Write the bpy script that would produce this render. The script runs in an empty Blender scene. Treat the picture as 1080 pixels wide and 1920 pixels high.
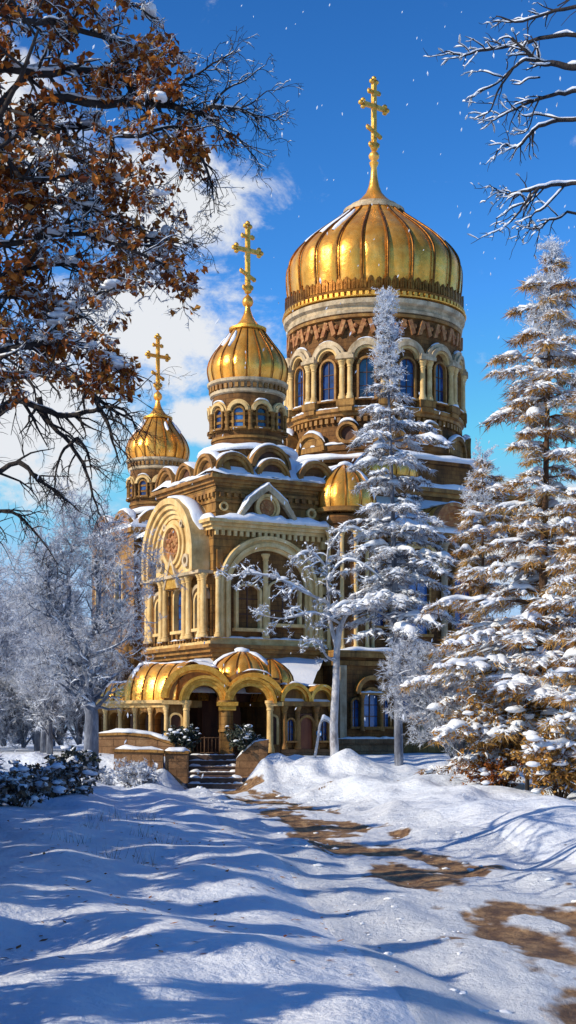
import bpy, math, random
from mathutils import Vector, Matrix, noise

rnd = random.Random(11)
PI = math.pi
F, EYE, HY = 2800.0, 2.2, 1375.0           # focal length, eye height and horizon used for laying the place out

def at(px, py, Y):
    return Vector(((px - 540) * Y / F, Y, EYE + (HY - py) * Y / F))

scene = bpy.context.scene
COL = scene.collection

# ------------------------------------------------------------------ materials
def nodes_of(name):
    m = bpy.data.materials.new(name)
    m.use_nodes = True
    nt = m.node_tree
    return m, nt, nt.nodes['Principled BSDF']

def ramp(nt, cols):
    r = nt.nodes.new('ShaderNodeValToRGB')
    el = r.color_ramp.elements
    while len(el) < len(cols):
        el.new(0.5)
    for e, (p, c) in zip(el, cols):
        e.position = p
        e.color = (c[0], c[1], c[2], 1)
    return r

def noise_tex(nt, scale, detail=6, rough=0.6, coord='Object', stretch=(1, 1, 1)):
    tc = nt.nodes.new('ShaderNodeTexCoord')
    mp = nt.nodes.new('ShaderNodeMapping')
    mp.inputs['Scale'].default_value = stretch
    nt.links.new(tc.outputs[coord], mp.inputs['Vector'])
    n = nt.nodes.new('ShaderNodeTexNoise')
    n.inputs['Scale'].default_value = scale
    n.inputs['Detail'].default_value = detail
    n.inputs['Roughness'].default_value = rough
    nt.links.new(mp.outputs['Vector'], n.inputs['Vector'])
    return n

def mat(name, cols, rough=0.7, metal=0.0, scale=3.0, bump=0.0, bscale=20.0, stretch=(1, 1, 1), spec=0.4,
        rough_var=0.0, courses=0.0, detail=6, bdist=0.05, sss=0.0, streak=0.0):
    m, nt, b = nodes_of(name)
    n = noise_tex(nt, scale, detail, 0.62, stretch=stretch)
    k = len(cols)
    r = ramp(nt, [(0.28 + 0.44 * i / max(1, k - 1), c) for i, c in enumerate(cols)])
    nt.links.new(n.outputs['Fac'], r.inputs['Fac'])
    col_out = r.outputs['Color']
    b.inputs['Roughness'].default_value = rough
    b.inputs['Metallic'].default_value = metal
    b.inputs['Specular IOR Level'].default_value = spec
    height = None
    if courses > 0:
        tc = nt.nodes.new('ShaderNodeTexCoord')
        sx = nt.nodes.new('ShaderNodeSeparateXYZ')
        nt.links.new(tc.outputs['Object'], sx.inputs[0])
        ad = nt.nodes.new('ShaderNodeMath'); ad.operation = 'ADD'
        nt.links.new(sx.outputs['X'], ad.inputs[0]); nt.links.new(sx.outputs['Y'], ad.inputs[1])
        cb = nt.nodes.new('ShaderNodeCombineXYZ')
        nt.links.new(ad.outputs[0], cb.inputs['X']); nt.links.new(sx.outputs['Z'], cb.inputs['Y'])
        br = nt.nodes.new('ShaderNodeTexBrick')
        br.inputs['Scale'].default_value = 1.0
        br.inputs['Brick Width'].default_value = courses * 2.6
        br.inputs['Row Height'].default_value = courses
        br.inputs['Mortar Size'].default_value = courses * 0.07
        br.inputs['Mortar Smooth'].default_value = 0.4
        br.inputs['Color1'].default_value = (1, 1, 1, 1)
        br.inputs['Color2'].default_value = (0.72, 0.7, 0.68, 1)
        br.inputs['Mortar'].default_value = (0.5, 0.46, 0.44, 1)
        nt.links.new(cb.outputs[0], br.inputs['Vector'])
        mx = nt.nodes.new('ShaderNodeMix'); mx.data_type = 'RGBA'; mx.blend_type = 'MULTIPLY'
        mx.inputs['Factor'].default_value = 0.85
        nt.links.new(col_out, mx.inputs['A']); nt.links.new(br.outputs['Color'], mx.inputs['B'])
        col_out = mx.outputs['Result']
        height = br.outputs['Fac']
    if streak:
        # rain streaks and soot: stretched noise darkens the surface unevenly
        n4 = noise_tex(nt, 1.7, 9, 0.7, stretch=(1, 1, .22))
        r4 = ramp(nt, [(0.36, (1 - streak,) * 3), (0.56, (1, 1, 1))])
        nt.links.new(n4.outputs['Fac'], r4.inputs['Fac'])
        mx4 = nt.nodes.new('ShaderNodeMix'); mx4.data_type = 'RGBA'; mx4.blend_type = 'MULTIPLY'
        mx4.inputs['Factor'].default_value = 1.0
        nt.links.new(col_out, mx4.inputs['A']); nt.links.new(r4.outputs['Color'], mx4.inputs['B'])
        col_out = mx4.outputs['Result']
    nt.links.new(col_out, b.inputs['Base Color'])
    if rough_var:
        n3 = noise_tex(nt, scale * 0.8, 5)
        mr = nt.nodes.new('ShaderNodeMapRange')
        mr.inputs['From Min'].default_value = 0.3; mr.inputs['From Max'].default_value = 0.7
        mr.inputs['To Min'].default_value = max(0.02, rough - rough_var); mr.inputs['To Max'].default_value = rough + rough_var
        nt.links.new(n3.outputs['Fac'], mr.inputs['Value'])
        nt.links.new(mr.outputs['Result'], b.inputs['Roughness'])
    if bump:
        n2 = noise_tex(nt, bscale, 8, 0.65, stretch=stretch)
        bp = nt.nodes.new('ShaderNodeBump')
        bp.inputs['Strength'].default_value = bump
        bp.inputs['Distance'].default_value = bdist
        nt.links.new(n2.outputs['Fac'], bp.inputs['Height'])
        last = bp
        if height is not None:
            b2 = nt.nodes.new('ShaderNodeBump'); b2.invert = True
            b2.inputs['Strength'].default_value = 0.6; b2.inputs['Distance'].default_value = 0.03
            nt.links.new(height, b2.inputs['Height'])
            nt.links.new(bp.outputs['Normal'], b2.inputs['Normal'])
            last = b2
        nt.links.new(last.outputs['Normal'], b.inputs['Normal'])
    if sss:
        b.inputs['Subsurface Weight'].default_value = sss
        b.inputs['Subsurface Radius'].default_value = (0.1, 0.12, 0.16)
        b.inputs['Subsurface Scale'].default_value = 0.1
    return m

def tint_mat(name, cols, rough=0.7, transl=0.0):
    """colour picked per leaf / needle from a face attribute"""
    m, nt, b = nodes_of(name)
    a = nt.nodes.new('ShaderNodeAttribute'); a.attribute_name = 'tint'
    k = len(cols)
    r = ramp(nt, [(i / max(1, k - 1), c) for i, c in enumerate(cols)])
    nt.links.new(a.outputs['Fac'], r.inputs['Fac'])
    nt.links.new(r.outputs['Color'], b.inputs['Base Color'])
    b.inputs['Roughness'].default_value = rough
    b.inputs['Specular IOR Level'].default_value = 0.25
    if transl:
        t = nt.nodes.new('ShaderNodeBsdfTranslucent')
        nt.links.new(r.outputs['Color'], t.inputs['Color'])
        mx = nt.nodes.new('ShaderNodeMixShader'); mx.inputs[0].default_value = transl
        nt.links.new(b.outputs[0], mx.inputs[1]); nt.links.new(t.outputs[0], mx.inputs[2])
        nt.links.new(mx.outputs[0], nt.nodes['Material Output'].inputs['Surface'])
    return m

M = {}
M['brick'] = mat('warm_brick', [(0.11, 0.046, 0.011), (0.20, 0.09, 0.022), (0.31, 0.155, 0.045)], 0.85, 0, 1.3, 0.7, 10, courses=0.2, streak=.6)
M['wall'] = mat('golden_plaster', [(0.22, 0.10, 0.022), (0.35, 0.18, 0.043), (0.48, 0.28, 0.085)], 0.8, 0, 1.1, 0.6, 9, courses=0.32, streak=.6)
M['trim'] = mat('cream_stone', [(0.50, 0.31, 0.11), (0.71, 0.49, 0.20), (0.82, 0.63, 0.33)], 0.7, 0, 1.8, 0.5, 10, streak=.28)
M['pale'] = mat('pale_stone', [(0.42, 0.31, 0.18), (0.56, 0.44, 0.28), (0.66, 0.56, 0.40)], 0.7, 0, 2.5, 0.6, 12, streak=.5)
M['ochre'] = mat('ochre_stone', [(0.18, 0.075, 0.014), (0.32, 0.15, 0.03), (0.47, 0.27, 0.07)], 0.6, 0, 2.2, 0.6, 10, streak=.5)
M['gold'] = mat('gilded_metal', [(0.92, 0.36, 0.04), (1.0, 0.47, 0.075), (1.0, 0.57, 0.15)], 0.29, 0.62, 1.6, 0.28, 1.7, rough_var=0.14, bdist=0.16, streak=.25)
M['gold_dark'] = mat('tarnished_gilding', [(0.11, 0.04, 0.008), (0.21, 0.085, 0.016), (0.38, 0.17, 0.035)], 0.45, 0.8, 3.0, 0.3, 12)
M['gold_rough'] = mat('rough_gilding', [(0.55, 0.26, 0.04), (0.78, 0.42, 0.07), (0.95, 0.60, 0.16)], 0.42, 0.75, 5.0, 0.5, 22)
M['relief'] = mat('carved_relief', [(0.22, 0.07, 0.03), (0.36, 0.15, 0.05), (0.50, 0.30, 0.12)], 0.7, 0, 5.0, 0.8, 9)
M['dark'] = mat('dark_brown_wood', [(0.035, 0.014, 0.008), (0.075, 0.028, 0.014), (0.11, 0.045, 0.02)], 0.6, 0, 4, 0.3, 20, stretch=(1, 1, 0.15))  # dark brown for inner walls, niche backs, dormer panes and glazing bars
M['door'] = mat('red_brown_door', [(0.10, 0.022, 0.010), (0.17, 0.045, 0.016), (0.25, 0.08, 0.025)], 0.5, 0, 4, 0.3, 22, stretch=(1, 1, 0.15))
M['snow'] = mat('snow', [(0.66, 0.75, 0.88), (0.76, 0.82, 0.91), (0.83, 0.87, 0.93)], 0.65, 0, 1.2, 0.35, 9, spec=0.3, bdist=0.06)
M['frost'] = tint_mat('hoar_frost', [(0.36, 0.38, 0.44), (0.60, 0.65, 0.74), (0.78, 0.83, 0.90)], 0.7, 0.25)
M['bark'] = mat('dark_bark', [(0.012, 0.011, 0.014), (0.03, 0.026, 0.028), (0.055, 0.046, 0.045)], 0.9, 0, 5, 0.9, 16, stretch=(1, 1, 0.3))
M['brownbark'] = mat('brown_bark', [(0.035, 0.02, 0.012), (0.09, 0.05, 0.03), (0.17, 0.10, 0.055)], 0.9, 0, 5, 0.9, 14, stretch=(1, 1, 0.3))
M['birch'] = mat('pale_bark', [(0.09, 0.08, 0.09), (0.42, 0.43, 0.47), (0.62, 0.64, 0.68)], 0.8, 0, 3.5, 0.6, 14, stretch=(1, 1, 0.6))
M['bluebark'] = mat('frosted_bark', [(0.05, 0.06, 0.09), (0.13, 0.15, 0.20), (0.36, 0.39, 0.46)], 0.85, 0, 3.0, 0.8, 14, stretch=(1, 1, 0.4))
M['leaf'] = tint_mat('autumn_leaves', [(0.10, 0.026, 0.010), (0.27, 0.075, 0.014), (0.46, 0.16, 0.025), (0.58, 0.29, 0.06)], 0.6, 0.3)
M['larch'] = tint_mat('amber_needles', [(0.17, 0.07, 0.018), (0.34, 0.16, 0.035), (0.52, 0.29, 0.07), (0.64, 0.43, 0.16)], 0.7, 0.25)
M['needle'] = tint_mat('frosted_needles', [(0.03, 0.035, 0.04), (0.10, 0.08, 0.06), (0.24, 0.15, 0.08), (0.55, 0.58, 0.64), (0.78, 0.81, 0.86)], 0.7, 0.15)
M['green'] = tint_mat('dark_evergreen', [(0.012, 0.022, 0.022), (0.03, 0.045, 0.035), (0.07, 0.08, 0.055)], 0.6, 0.1)
M['stone'] = mat('walling_stone', [(0.13, 0.065, 0.03), (0.24, 0.13, 0.06), (0.36, 0.22, 0.11)], 0.85, 0, 1.8, 0.7, 9, courses=0.28)
M['step'] = mat('step_stone', [(0.07, 0.042, 0.034), (0.12, 0.075, 0.058), (0.20, 0.14, 0.11)], 0.7, 0, 2.5, 0.5, 12)
M['iron'] = mat('black_iron', [(0.02, 0.018, 0.016), (0.05, 0.035, 0.025)], 0.5, 0.6, 6, 0.2, 30)
M['bluesign'] = mat('blue_enamel', [(0.03, 0.22, 0.55), (0.06, 0.36, 0.72)], 0.35, 0, 8, 0.1, 20)
M['grass'] = tint_mat('dry_grass', [(0.10, 0.07, 0.04), (0.30, 0.27, 0.24), (0.65, 0.68, 0.74)], 0.8, 0.2)

def glass_mat():
    m, nt, b = nodes_of('blue_window_glass')
    n = noise_tex(nt, 1.6, 4)
    oi = nt.nodes.new('ShaderNodeObjectInfo')
    ma = nt.nodes.new('ShaderNodeMath'); ma.operation = 'MULTIPLY_ADD'; ma.inputs[1].default_value = .5
    nt.links.new(oi.outputs['Random'], ma.inputs[0]); nt.links.new(n.outputs['Fac'], ma.inputs[2])
    r = ramp(nt, [(0.42, (0.006, 0.010, 0.03)), (0.72, (0.010, 0.04, 0.17)), (1.0, (0.05, 0.17, 0.46))])
    nt.links.new(ma.outputs[0], r.inputs['Fac'])
    nt.links.new(r.outputs['Color'], b.inputs['Base Color'])
    b.inputs['Roughness'].default_value = 0.12
    b.inputs['Specular IOR Level'].default_value = 0.8
    return m
M['glass'] = glass_mat()

def snow_ground(name, path):
    """snow; the path sheet shows brown frozen earth and ruts where its attribute says the feet have been"""
    m, nt, b = nodes_of(name)
    L = nt.links
    n = noise_tex(nt, 0.5, 8)
    r = ramp(nt, [(0.3, (0.65, 0.74, 0.88)), (0.7, (0.79, 0.85, 0.93))])
    L.new(n.outputs['Fac'], r.inputs['Fac'])
    b.inputs['Roughness'].default_value = 0.6
    b.inputs['Specular IOR Level'].default_value = 0.35
    col = r.outputs['Color']
    n1 = noise_tex(nt, 1.1, 10, 0.6, stretch=(1.0, 0.8, 1))
    n2 = noise_tex(nt, 9, 8, 0.7)
    ad = nt.nodes.new('ShaderNodeMath'); ad.operation = 'MULTIPLY_ADD'; ad.inputs[1].default_value = 0.05
    L.new(n2.outputs['Fac'], ad.inputs[0]); L.new(n1.outputs['Fac'], ad.inputs[2])
    bp = nt.nodes.new('ShaderNodeBump'); bp.inputs['Strength'].default_value = 0.75; bp.inputs['Distance'].default_value = 0.35
    L.new(ad.outputs[0], bp.inputs['Height'])
    L.new(bp.outputs['Normal'], b.inputs['Normal'])
    if path:
        a = nt.nodes.new('ShaderNodeAttribute'); a.attribute_name = 'worn'
        ns = noise_tex(nt, 1.3, 10, 0.7, stretch=(1.25, .6, 1))
        # worn + streak noise -> dirt factor
        m1 = nt.nodes.new('ShaderNodeMath'); m1.operation = 'ADD'
        L.new(a.outputs['Fac'], m1.inputs[0]); L.new(ns.outputs['Fac'], m1.inputs[1])
        mr = nt.nodes.new('ShaderNodeMapRange')
        mr.inputs['From Min'].default_value = .78; mr.inputs['From Max'].default_value = 1.22
        L.new(m1.outputs[0], mr.inputs['Value'])
        nd = noise_tex(nt, 3.0, 9, 0.72, stretch=(1.3, .6, 1))
        rd = ramp(nt, [(0.3, (0.05, 0.026, 0.018)), (0.45, (0.17, 0.095, 0.045)), (0.6, (0.40, 0.25, 0.12)), (0.75, (0.62, 0.48, 0.32))])
        L.new(nd.outputs['Fac'], rd.inputs['Fac'])
        mx = nt.nodes.new('ShaderNodeMix'); mx.data_type = 'RGBA'
        L.new(mr.outputs['Result'], mx.inputs['Factor'])
        L.new(col, mx.inputs['A']); L.new(rd.outputs['Color'], mx.inputs['B'])
        col = mx.outputs['Result']
        b4 = nt.nodes.new('ShaderNodeBump'); b4.inputs['Strength'].default_value = .9; b4.inputs['Distance'].default_value = .12
        L.new(nd.outputs['Fac'], b4.inputs['Height']); L.new(bp.outputs['Normal'], b4.inputs['Normal'])
        L.new(b4.outputs['Normal'], b.inputs['Normal'])
    L.new(col, b.inputs['Base Color'])
    return m
M['ground'] = snow_ground('ground_snow', False)
M['path'] = snow_ground('trodden_path', True)

# ------------------------------------------------------------------ mesh builder
def make_ico():
    import bmesh
    bm = bmesh.new()
    bmesh.ops.create_icosphere(bm, subdivisions=2, radius=1)
    bm.verts.ensure_lookup_table()
    v = [x.co.copy() for x in bm.verts]
    f = [tuple(q.index for q in x.verts) for x in bm.faces]
    bm.free()
    return v, f
ICO_V, ICO_F = make_ico()

class MB:
    def __init__(self):
        self.v = []; self.f = []; self.t = []
    def add(self, vs, fs, tint=0.5):
        o = len(self.v)
        self.v.extend(vs)
        for q in fs:
            self.f.append(tuple(i + o for i in q)); self.t.append(tint)
    def build(self, name, m, parent=None, smooth=False, angle=None):
        me = bpy.data.meshes.new(name)
        me.from_pydata([tuple(p) for p in self.v], [], self.f)
        at_ = me.attributes.new('tint', 'FLOAT', 'FACE')
        at_.data.foreach_set('value', self.t)
        me.materials.append(m)
        if smooth:
            me.polygons.foreach_set('use_smooth', [True] * len(me.polygons))
            if angle:
                me.set_sharp_from_angle(angle=math.radians(angle))
        me.update()
        o = bpy.data.objects.new(name, me)
        COL.objects.link(o)
        if parent is not None:
            o.parent = parent
        return o
    # world-space primitives
    def tube(self, pts, rad, n=6, tint=0.5):
        k = len(pts)
        if k < 2: return
        d = (pts[1] - pts[0])
        if d.length < 1e-7: return
        d.normalize()
        up = Vector((0, 0, 1)) if abs(d.z) < 0.9 else Vector((1, 0, 0))
        a = d.cross(up).normalized(); b = d.cross(a).normalized()
        vs = []; fs = []
        for i in range(k):
            if i < k - 1:
                nd = pts[i + 1] - pts[i]
                if i > 0: nd = nd + (pts[i] - pts[i - 1])
            else:
                nd = pts[i] - pts[i - 1]
            if nd.length > 1e-9:
                nd.normalize()
                a = (a - nd * a.dot(nd))
                if a.length < 1e-6: a = nd.orthogonal()
                a.normalize(); b = nd.cross(a)
            r = rad[i] if hasattr(rad, '__len__') else rad
            for j in range(n):
                q = 2 * PI * j / n
                vs.append(pts[i] + a * (r * math.cos(q)) + b * (r * math.sin(q)))
        for i in range(k - 1):
            for j in range(n):
                j2 = (j + 1) % n
                fs.append((i * n + j, i * n + j2, (i + 1) * n + j2, (i + 1) * n + j))
        fs.append(tuple(range(n - 1, -1, -1))); fs.append(tuple((k - 1) * n + j for j in range(n)))
        self.add(vs, fs, tint)
    def lathe(self, c, prof, n=48, a0=0.0, a1=2 * PI, mod=None):
        full = abs(a1 - a0 - 2 * PI) < 1e-6
        cols = n if full else n + 1
        vs = []; fs = []
        for (r, z) in prof:
            for j in range(cols):
                t = a0 + (a1 - a0) * j / n
                rr = r * (mod(t, z) if mod else 1)
                vs.append(Vector((c[0] + rr * math.cos(t), c[1] + rr * math.sin(t), z)))
        for i in range(len(prof) - 1):
            for j in range(n):
                j2 = (j + 1) % cols
                fs.append((i * cols + j, i * cols + j2, (i + 1) * cols + j2, (i + 1) * cols + j))
        self.add(vs, fs)
    def blob(self, c, s, seed=0, amp=0.3, flat=0.0):
        vs = []
        for v in ICO_V:
            k = 1 + amp * noise.noise(v * 1.4 + Vector((seed * 1.7, seed * .3, seed)))
            p = Vector((v.x * s[0] * k, v.y * s[1] * k, v.z * s[2] * k))
            if p.z < 0: p.z *= (1 - flat)
            vs.append(c + p)
        self.add(vs, ICO_F, 0.5)
    def pad(self, pts, w, h, seed=0.0, amp=0.45, taper=True, step=None):
        """lumpy snow lying along a line"""
        step = step or max(0.6 * w, 0.02)
        res = [pts[0]]
        for a, b in zip(pts[:-1], pts[1:]):
            k = max(1, int((b - a).length / step))
            for i in range(1, k + 1): res.append(a.lerp(b, i / k))
        k = len(res)
        if k < 2: return
        if k == 2: res.insert(1, res[0].lerp(res[1], .5)); k = 3
        vs = []; fs = []; n = 7
        for i, p in enumerate(res):
            d = res[min(i + 1, k - 1)] - res[max(i - 1, 0)]
            side = Vector((d.y, -d.x, 0))
            if side.length < 1e-6: side = Vector((1, 0, 0))
            side.normalize()
            t = i / (k - 1)
            e = min(1.0, (0.15 + 4.0 * min(t, 1 - t))) if taper else 1.0
            f1 = 1 + amp * 1.6 * noise.noise(Vector((p.x, p.y, p.z)) * (0.6 / max(w, .05)) + Vector((seed, 0, 0)))
            f2 = 1 + amp * 1.6 * noise.noise(Vector((p.x, p.y, p.z)) * (0.5 / max(w, .05)) + Vector((0, seed + 9, 0)))
            ww = w * e * max(.3, f1); hh = h * e * max(.3, f2)
            for j in range(n):
                q = PI * j / (n - 1)
                vs.append(p + side * (ww * math.cos(q)) + Vector((0, 0, hh * math.sin(q) - 0.12 * h)))
        for i in range(k - 1):
            for j in range(n - 1):
                fs.append((i * n + j, i * n + j + 1, (i + 1) * n + j + 1, (i + 1) * n + j))
            fs.append((i * n + n - 1, i * n, (i + 1) * n, (i + 1) * n + n - 1))
        fs.append(tuple(range(n))); fs.append(tuple((k - 1) * n + j for j in range(n - 1, -1, -1)))
        self.add(vs, fs)
    # primitives laid on a surface map  f(s, z, o) -> point
    def mbox(self, f, s0, s1, z0, z1, o0, o1, ns=1):
        vs = []; fs = []
        for i in range(ns + 1):
            s = s0 + (s1 - s0) * i / ns
            vs += [f(s, z0, o0), f(s, z0, o1), f(s, z1, o1), f(s, z1, o0)]
        for i in range(ns):
            a = i * 4; b = a + 4
            for j in range(4):
                fs.append((a + j, a + (j + 1) % 4, b + (j + 1) % 4, b + j))
        fs.append((3, 2, 1, 0)); e = ns * 4; fs.append((e, e + 1, e + 2, e + 3))
        self.add(vs, fs)
    def march(self, f, sc, zs, r0, r1, o0, o1, zleg=None, n=18, q0=1.0, q1=1.0):
        """arched band; q is height / radius of the curve"""
        rings = []
        ts = [PI * i / n for i in range(n + 1)]
        if zleg is not None: rings.append((sc + r0, zleg, sc + r1, zleg))
        for t in ts:
            rings.append((sc + r0 * math.cos(t), zs + r0 * q0 * math.sin(t), sc + r1 * math.cos(t), zs + r1 * q1 * math.sin(t)))
        if zleg is not None: rings.append((sc - r0, zleg, sc - r1, zleg))
        vs = []; fs = []
        for (a, b, c, d) in rings:
            vs += [f(a, b, o0), f(a, b, o1), f(c, d, o1), f(c, d, o0)]
        for i in range(len(rings) - 1):
            p = i * 4; q = p + 4
            for j in range(4):
                fs.append((p + j, p + (j + 1) % 4, q + (j + 1) % 4, q + j))
        fs.append((3, 2, 1, 0)); e = (len(rings) - 1) * 4; fs.append((e, e + 1, e + 2, e + 3))
        self.add(vs, fs)
    def mfill(self, f, sc, zs, r, zb, o, q=1.0, n=14):
        vs = []; fs = []
        for i in range(n + 1):
            t = PI - PI * i / n
            s = sc + r * math.cos(t)
            vs += [f(s, zb, o), f(s, zs + r * q * math.sin(t), o)]
        for i in range(n):
            fs.append((2 * i, 2 * i + 2, 2 * i + 3, 2 * i + 1))
        self.add(vs, fs)
    def mdisc(self, f, sc, zc, r, o, n=22, q=1.0):
        vs = [f(sc, zc, o)] + [f(sc + r * math.cos(2 * PI * i / n), zc + r * q * math.sin(2 * PI * i / n), o) for i in range(n)]
        self.add(vs, [(0, 1 + i, 1 + (i + 1) % n) for i in range(n)])
    def mring(self, f, sc, zc, r0, r1, o0, o1, n=26):
        vs = []; fs = []
        for i in range(n):
            t = 2 * PI * i / n; c, s = math.cos(t), math.sin(t)
            vs += [f(sc + r0 * c, zc + r0 * s, o0), f(sc + r0 * c, zc + r0 * s, o1), f(sc + r1 * c, zc + r1 * s, o1), f(sc + r1 * c, zc + r1 * s, o0)]
        for i in range(n):
            p = i * 4; q = ((i + 1) % n) * 4
            for j in range(4):
                fs.append((p + j, p + (j + 1) % 4, q + (j + 1) % 4, q + j))
        self.add(vs, fs)
    def mcol(self, f, s, z0, z1, r, o, n=12, cap=0.3):
        hgt = z1 - z0
        c = min(cap, hgt * .2)
        prof = [(1.5, z0), (1.5, z0 + c * .35), (1.2, z0 + c * .5), (1.25, z0 + c * .65), (1.0, z0 + c * .8), (1.0, z0 + hgt * .5), (0.92, z1 - c),
                (1.1, z1 - c * .95), (1.1, z1 - c * .8), (0.98, z1 - c * .75), (1.45, z1 - c * .3), (1.6, z1 - c * .28), (1.6, z1)]
        vs = []; fs = []
        for (k, z) in prof:
            for j in range(n):
                t = 2 * PI * j / n
                vs.append(f(s + r * k * math.cos(t), z, o + r * k * math.sin(t)))
        for i in range(len(prof) - 1):
            for j in range(n):
                fs.append((i * n + j, i * n + (j + 1) % n, (i + 1) * n + (j + 1) % n, (i + 1) * n + j))
        fs.append(tuple((len(prof) - 1) * n + j for j in range(n)))
        self.add(vs, fs)
    def mpoly(self, f, pts, o0, o1):
        k = len(pts)
        vs = [f(s, z, o0) for s, z in pts] + [f(s, z, o1) for s, z in pts]
        fs = [tuple(range(k - 1, -1, -1)), tuple(range(k, 2 * k))]
        fs += [(i, (i + 1) % k, k + (i + 1) % k, k + i) for i in range(k)]
        self.add(vs, fs)
    def mpad(self, f, s0, s1, z, o, w, h, seed=0, n=14, amp=.4):
        self.pad([f(s0 + (s1 - s0) * i / n, z, o) for i in range(n + 1)], w, h, seed, amp)
    def mpad_arch(self, f, sc, zs, r, o, w, h, t0=.25, t1=.75, seed=0, n=10, q=1.0):
        self.pad([f(sc + r * math.cos(PI * (t0 + (t1 - t0) * i / n)), zs + r * q * math.sin(PI * (t0 + (t1 - t0) * i / n)), o) for i in range(n + 1)], w, h, seed)
    def leaf(self, p, size, r, tint, droop=0.3):
        d = Vector((r.uniform(-1, 1), r.uniform(-1, 1), r.uniform(-1, .6) - droop)).normalized()
        a = d.orthogonal().normalized()
        a.rotate(Matrix.Rotation(r.uniform(0, 6.28), 3, d))
        n = d.cross(a) * (size * 0.18)
        self.add([p, p + d * size * .5 + a * size * .32 + n, p + d * size, p + d * size * .5 - a * size * .32 + n], [(0, 1, 2), (0, 2, 3)], tint)
    def blade(self, p, d, w, tint):
        a = d.cross(Vector((rnd.uniform(-1, 1), rnd.uniform(-1, 1), rnd.uniform(-1, 1))))
        if a.length < 1e-6: return
        a = a.normalized() * w
        self.add([p - a, p + a, p + d], [(0, 1, 2)], tint)

def tag(o, label=None, cat=None, group=None, kind=None):
    if label: o['label'] = label
    if cat: o['category'] = cat
    if group: o['group'] = group
    if kind: o['kind'] = kind
    return o

def thing(name, label, cat, loc=(0, 0, 0), rotz=0.0, group=None):
    o = bpy.data.objects.new(name, None)
    COL.objects.link(o)
    o.location = loc; o.rotation_euler = (0, 0, rotz); o.empty_display_size = 0.3
    return tag(o, label, cat, group)

def dup(root, loc, rotz=0.0, scale=1.0, label=None):
    r = root.copy(); COL.objects.link(r)
    r.location = loc; r.rotation_euler = (0, 0, rotz); r.scale = (scale,) * 3
    if label: r['label'] = label
    for ch in list(root.children):
        c = ch.copy(); COL.objects.link(c); c.parent = r
    return r

# ------------------------------------------------------------------ terrain
def sstep(a, b, x):
    t = max(0.0, min(1.0, (x - a) / (b - a)))
    return t * t * (3 - 2 * t)
PATH = [(-60, 6.0), (5, 3.6), (11.3, 3.0), (17, 2.65), (25, 1.95), (33, 0.95), (42, 0.0), (49, -0.9), (54, -2.2), (57.5, -2.85), (62, -2.9)]
def xc(y):
    if y <= PATH[0][0]: return PATH[0][1]
    for (a, b), (c, d) in zip(PATH[:-1], PATH[1:]):
        if y <= c:
            t = (y - a) / (c - a)
            return b + (d - b) * t
    return PATH[-1][1]
def half_w(y):
    return 1.35 if y < 30 else (1.35 if y > 46 else 1.6)
def gz(x, y):
    c = xc(min(y, 57.5)); w = half_w(y)
    z = 0.0
    near = 1 - sstep(50, 58, y)
    # banks beside the path
    n1 = noise.noise(Vector((x * .33, y * .22, 3.1)))
    n2 = noise.noise(Vector((x * .75 + y * .1, y * .30, 7.7)))
    n3 = noise.noise(Vector((x * 1.7, y * .75, 1.7)))
    z += near * sstep(w * .7, w + 2.2, c - x) * (0.42 + 0.22 * n1)
    z += near * sstep(w * .7, w + 1.8, x - c) * (0.52 + 0.30 * n1 + .12 * n2)
    # raised ground the church stands on
    right = sstep(-2.0, -0.6, x); left = sstep(-3.7, -4.8, x)
    up_r = sstep(48.0, 58.0, y) * right
    up_l = sstep(54.5, 58.6, y) * left
    mid = sstep(59.0, 60.2, y) * (1 - right) * (1 - left)
    up = max(up_r, up_l, mid)
    z = z * (1 - up) + 1.27 * up
    off = sstep(0.5, 1.0, abs(x - c) / (w + .4))
    amp = (0.06 + (0.12 + .05 * sstep(30, 45, y)) * off)
    z += near * .16 * math.exp(-((abs(x - c) - w * .95) / .45) ** 2) * max(0, .35 + noise.noise(Vector((x * 1.6, y * .9, 4.4))))
    # heaped drifts right of the steps and beside the low walls
    z += 0.42 * math.exp(-((x + .55) / .95) ** 2 - ((y - 55.6) / 1.8) ** 2) * (1 + .8 * n2 + .5 * n3)
    z += 0.40 * math.exp(-((x - 1.6) / 1.4) ** 2 - ((y - 54.5) / 1.7) ** 2) * (1 + .9 * n2 + .5 * n3)
    z += 0.35 * math.exp(-((x + 5.0) / 1.3) ** 2 - ((y - 54.2) / 1.9) ** 2) * (1 + .8 * n2 + .4 * n3)
    z += 0.30 * math.exp(-((x - 4.0) / 2.0) ** 2 - ((y - 45.0) / 2.4) ** 2) * (1 + .6 * n2)
    # church platform itself stays level
    flat = sstep(59.3, 60.3, y)
    z += (amp * n2 + amp * .45 * n3) * (1 - flat * .8)
    if y > 90: z += sstep(90, 260, y) * 6 * noise.noise(Vector((x * .01, y * .01, 0)))
    return z

def axis(lo, hi, st, far_lo, far_hi, g=1.25):
    xs = []
    x = lo
    while x < hi + 1e-6: xs.append(x); x += st
    s = st
    while xs[-1] < far_hi: s *= g; xs.append(xs[-1] + s)
    s = st; pre = []
    x = lo
    while x > far_lo: s *= g; x -= s; pre.append(x)
    return pre[::-1] + xs

gx = axis(-13, 15, 0.17, -900, 900)
gy = axis(8, 63, 0.22, -120, 2500)
mb = MB()
vs = [Vector((x, y, gz(x, y))) for y in gy for x in gx]
nx = len(gx)
fs = [(j * nx + i, j * nx + i + 1, (j + 1) * nx + i + 1, (j + 1) * nx + i) for j in range(len(gy) - 1) for i in range(nx - 1)]
mb.add(vs, fs)
tag(mb.build('ground', M['ground'], smooth=True), kind='structure')

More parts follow.
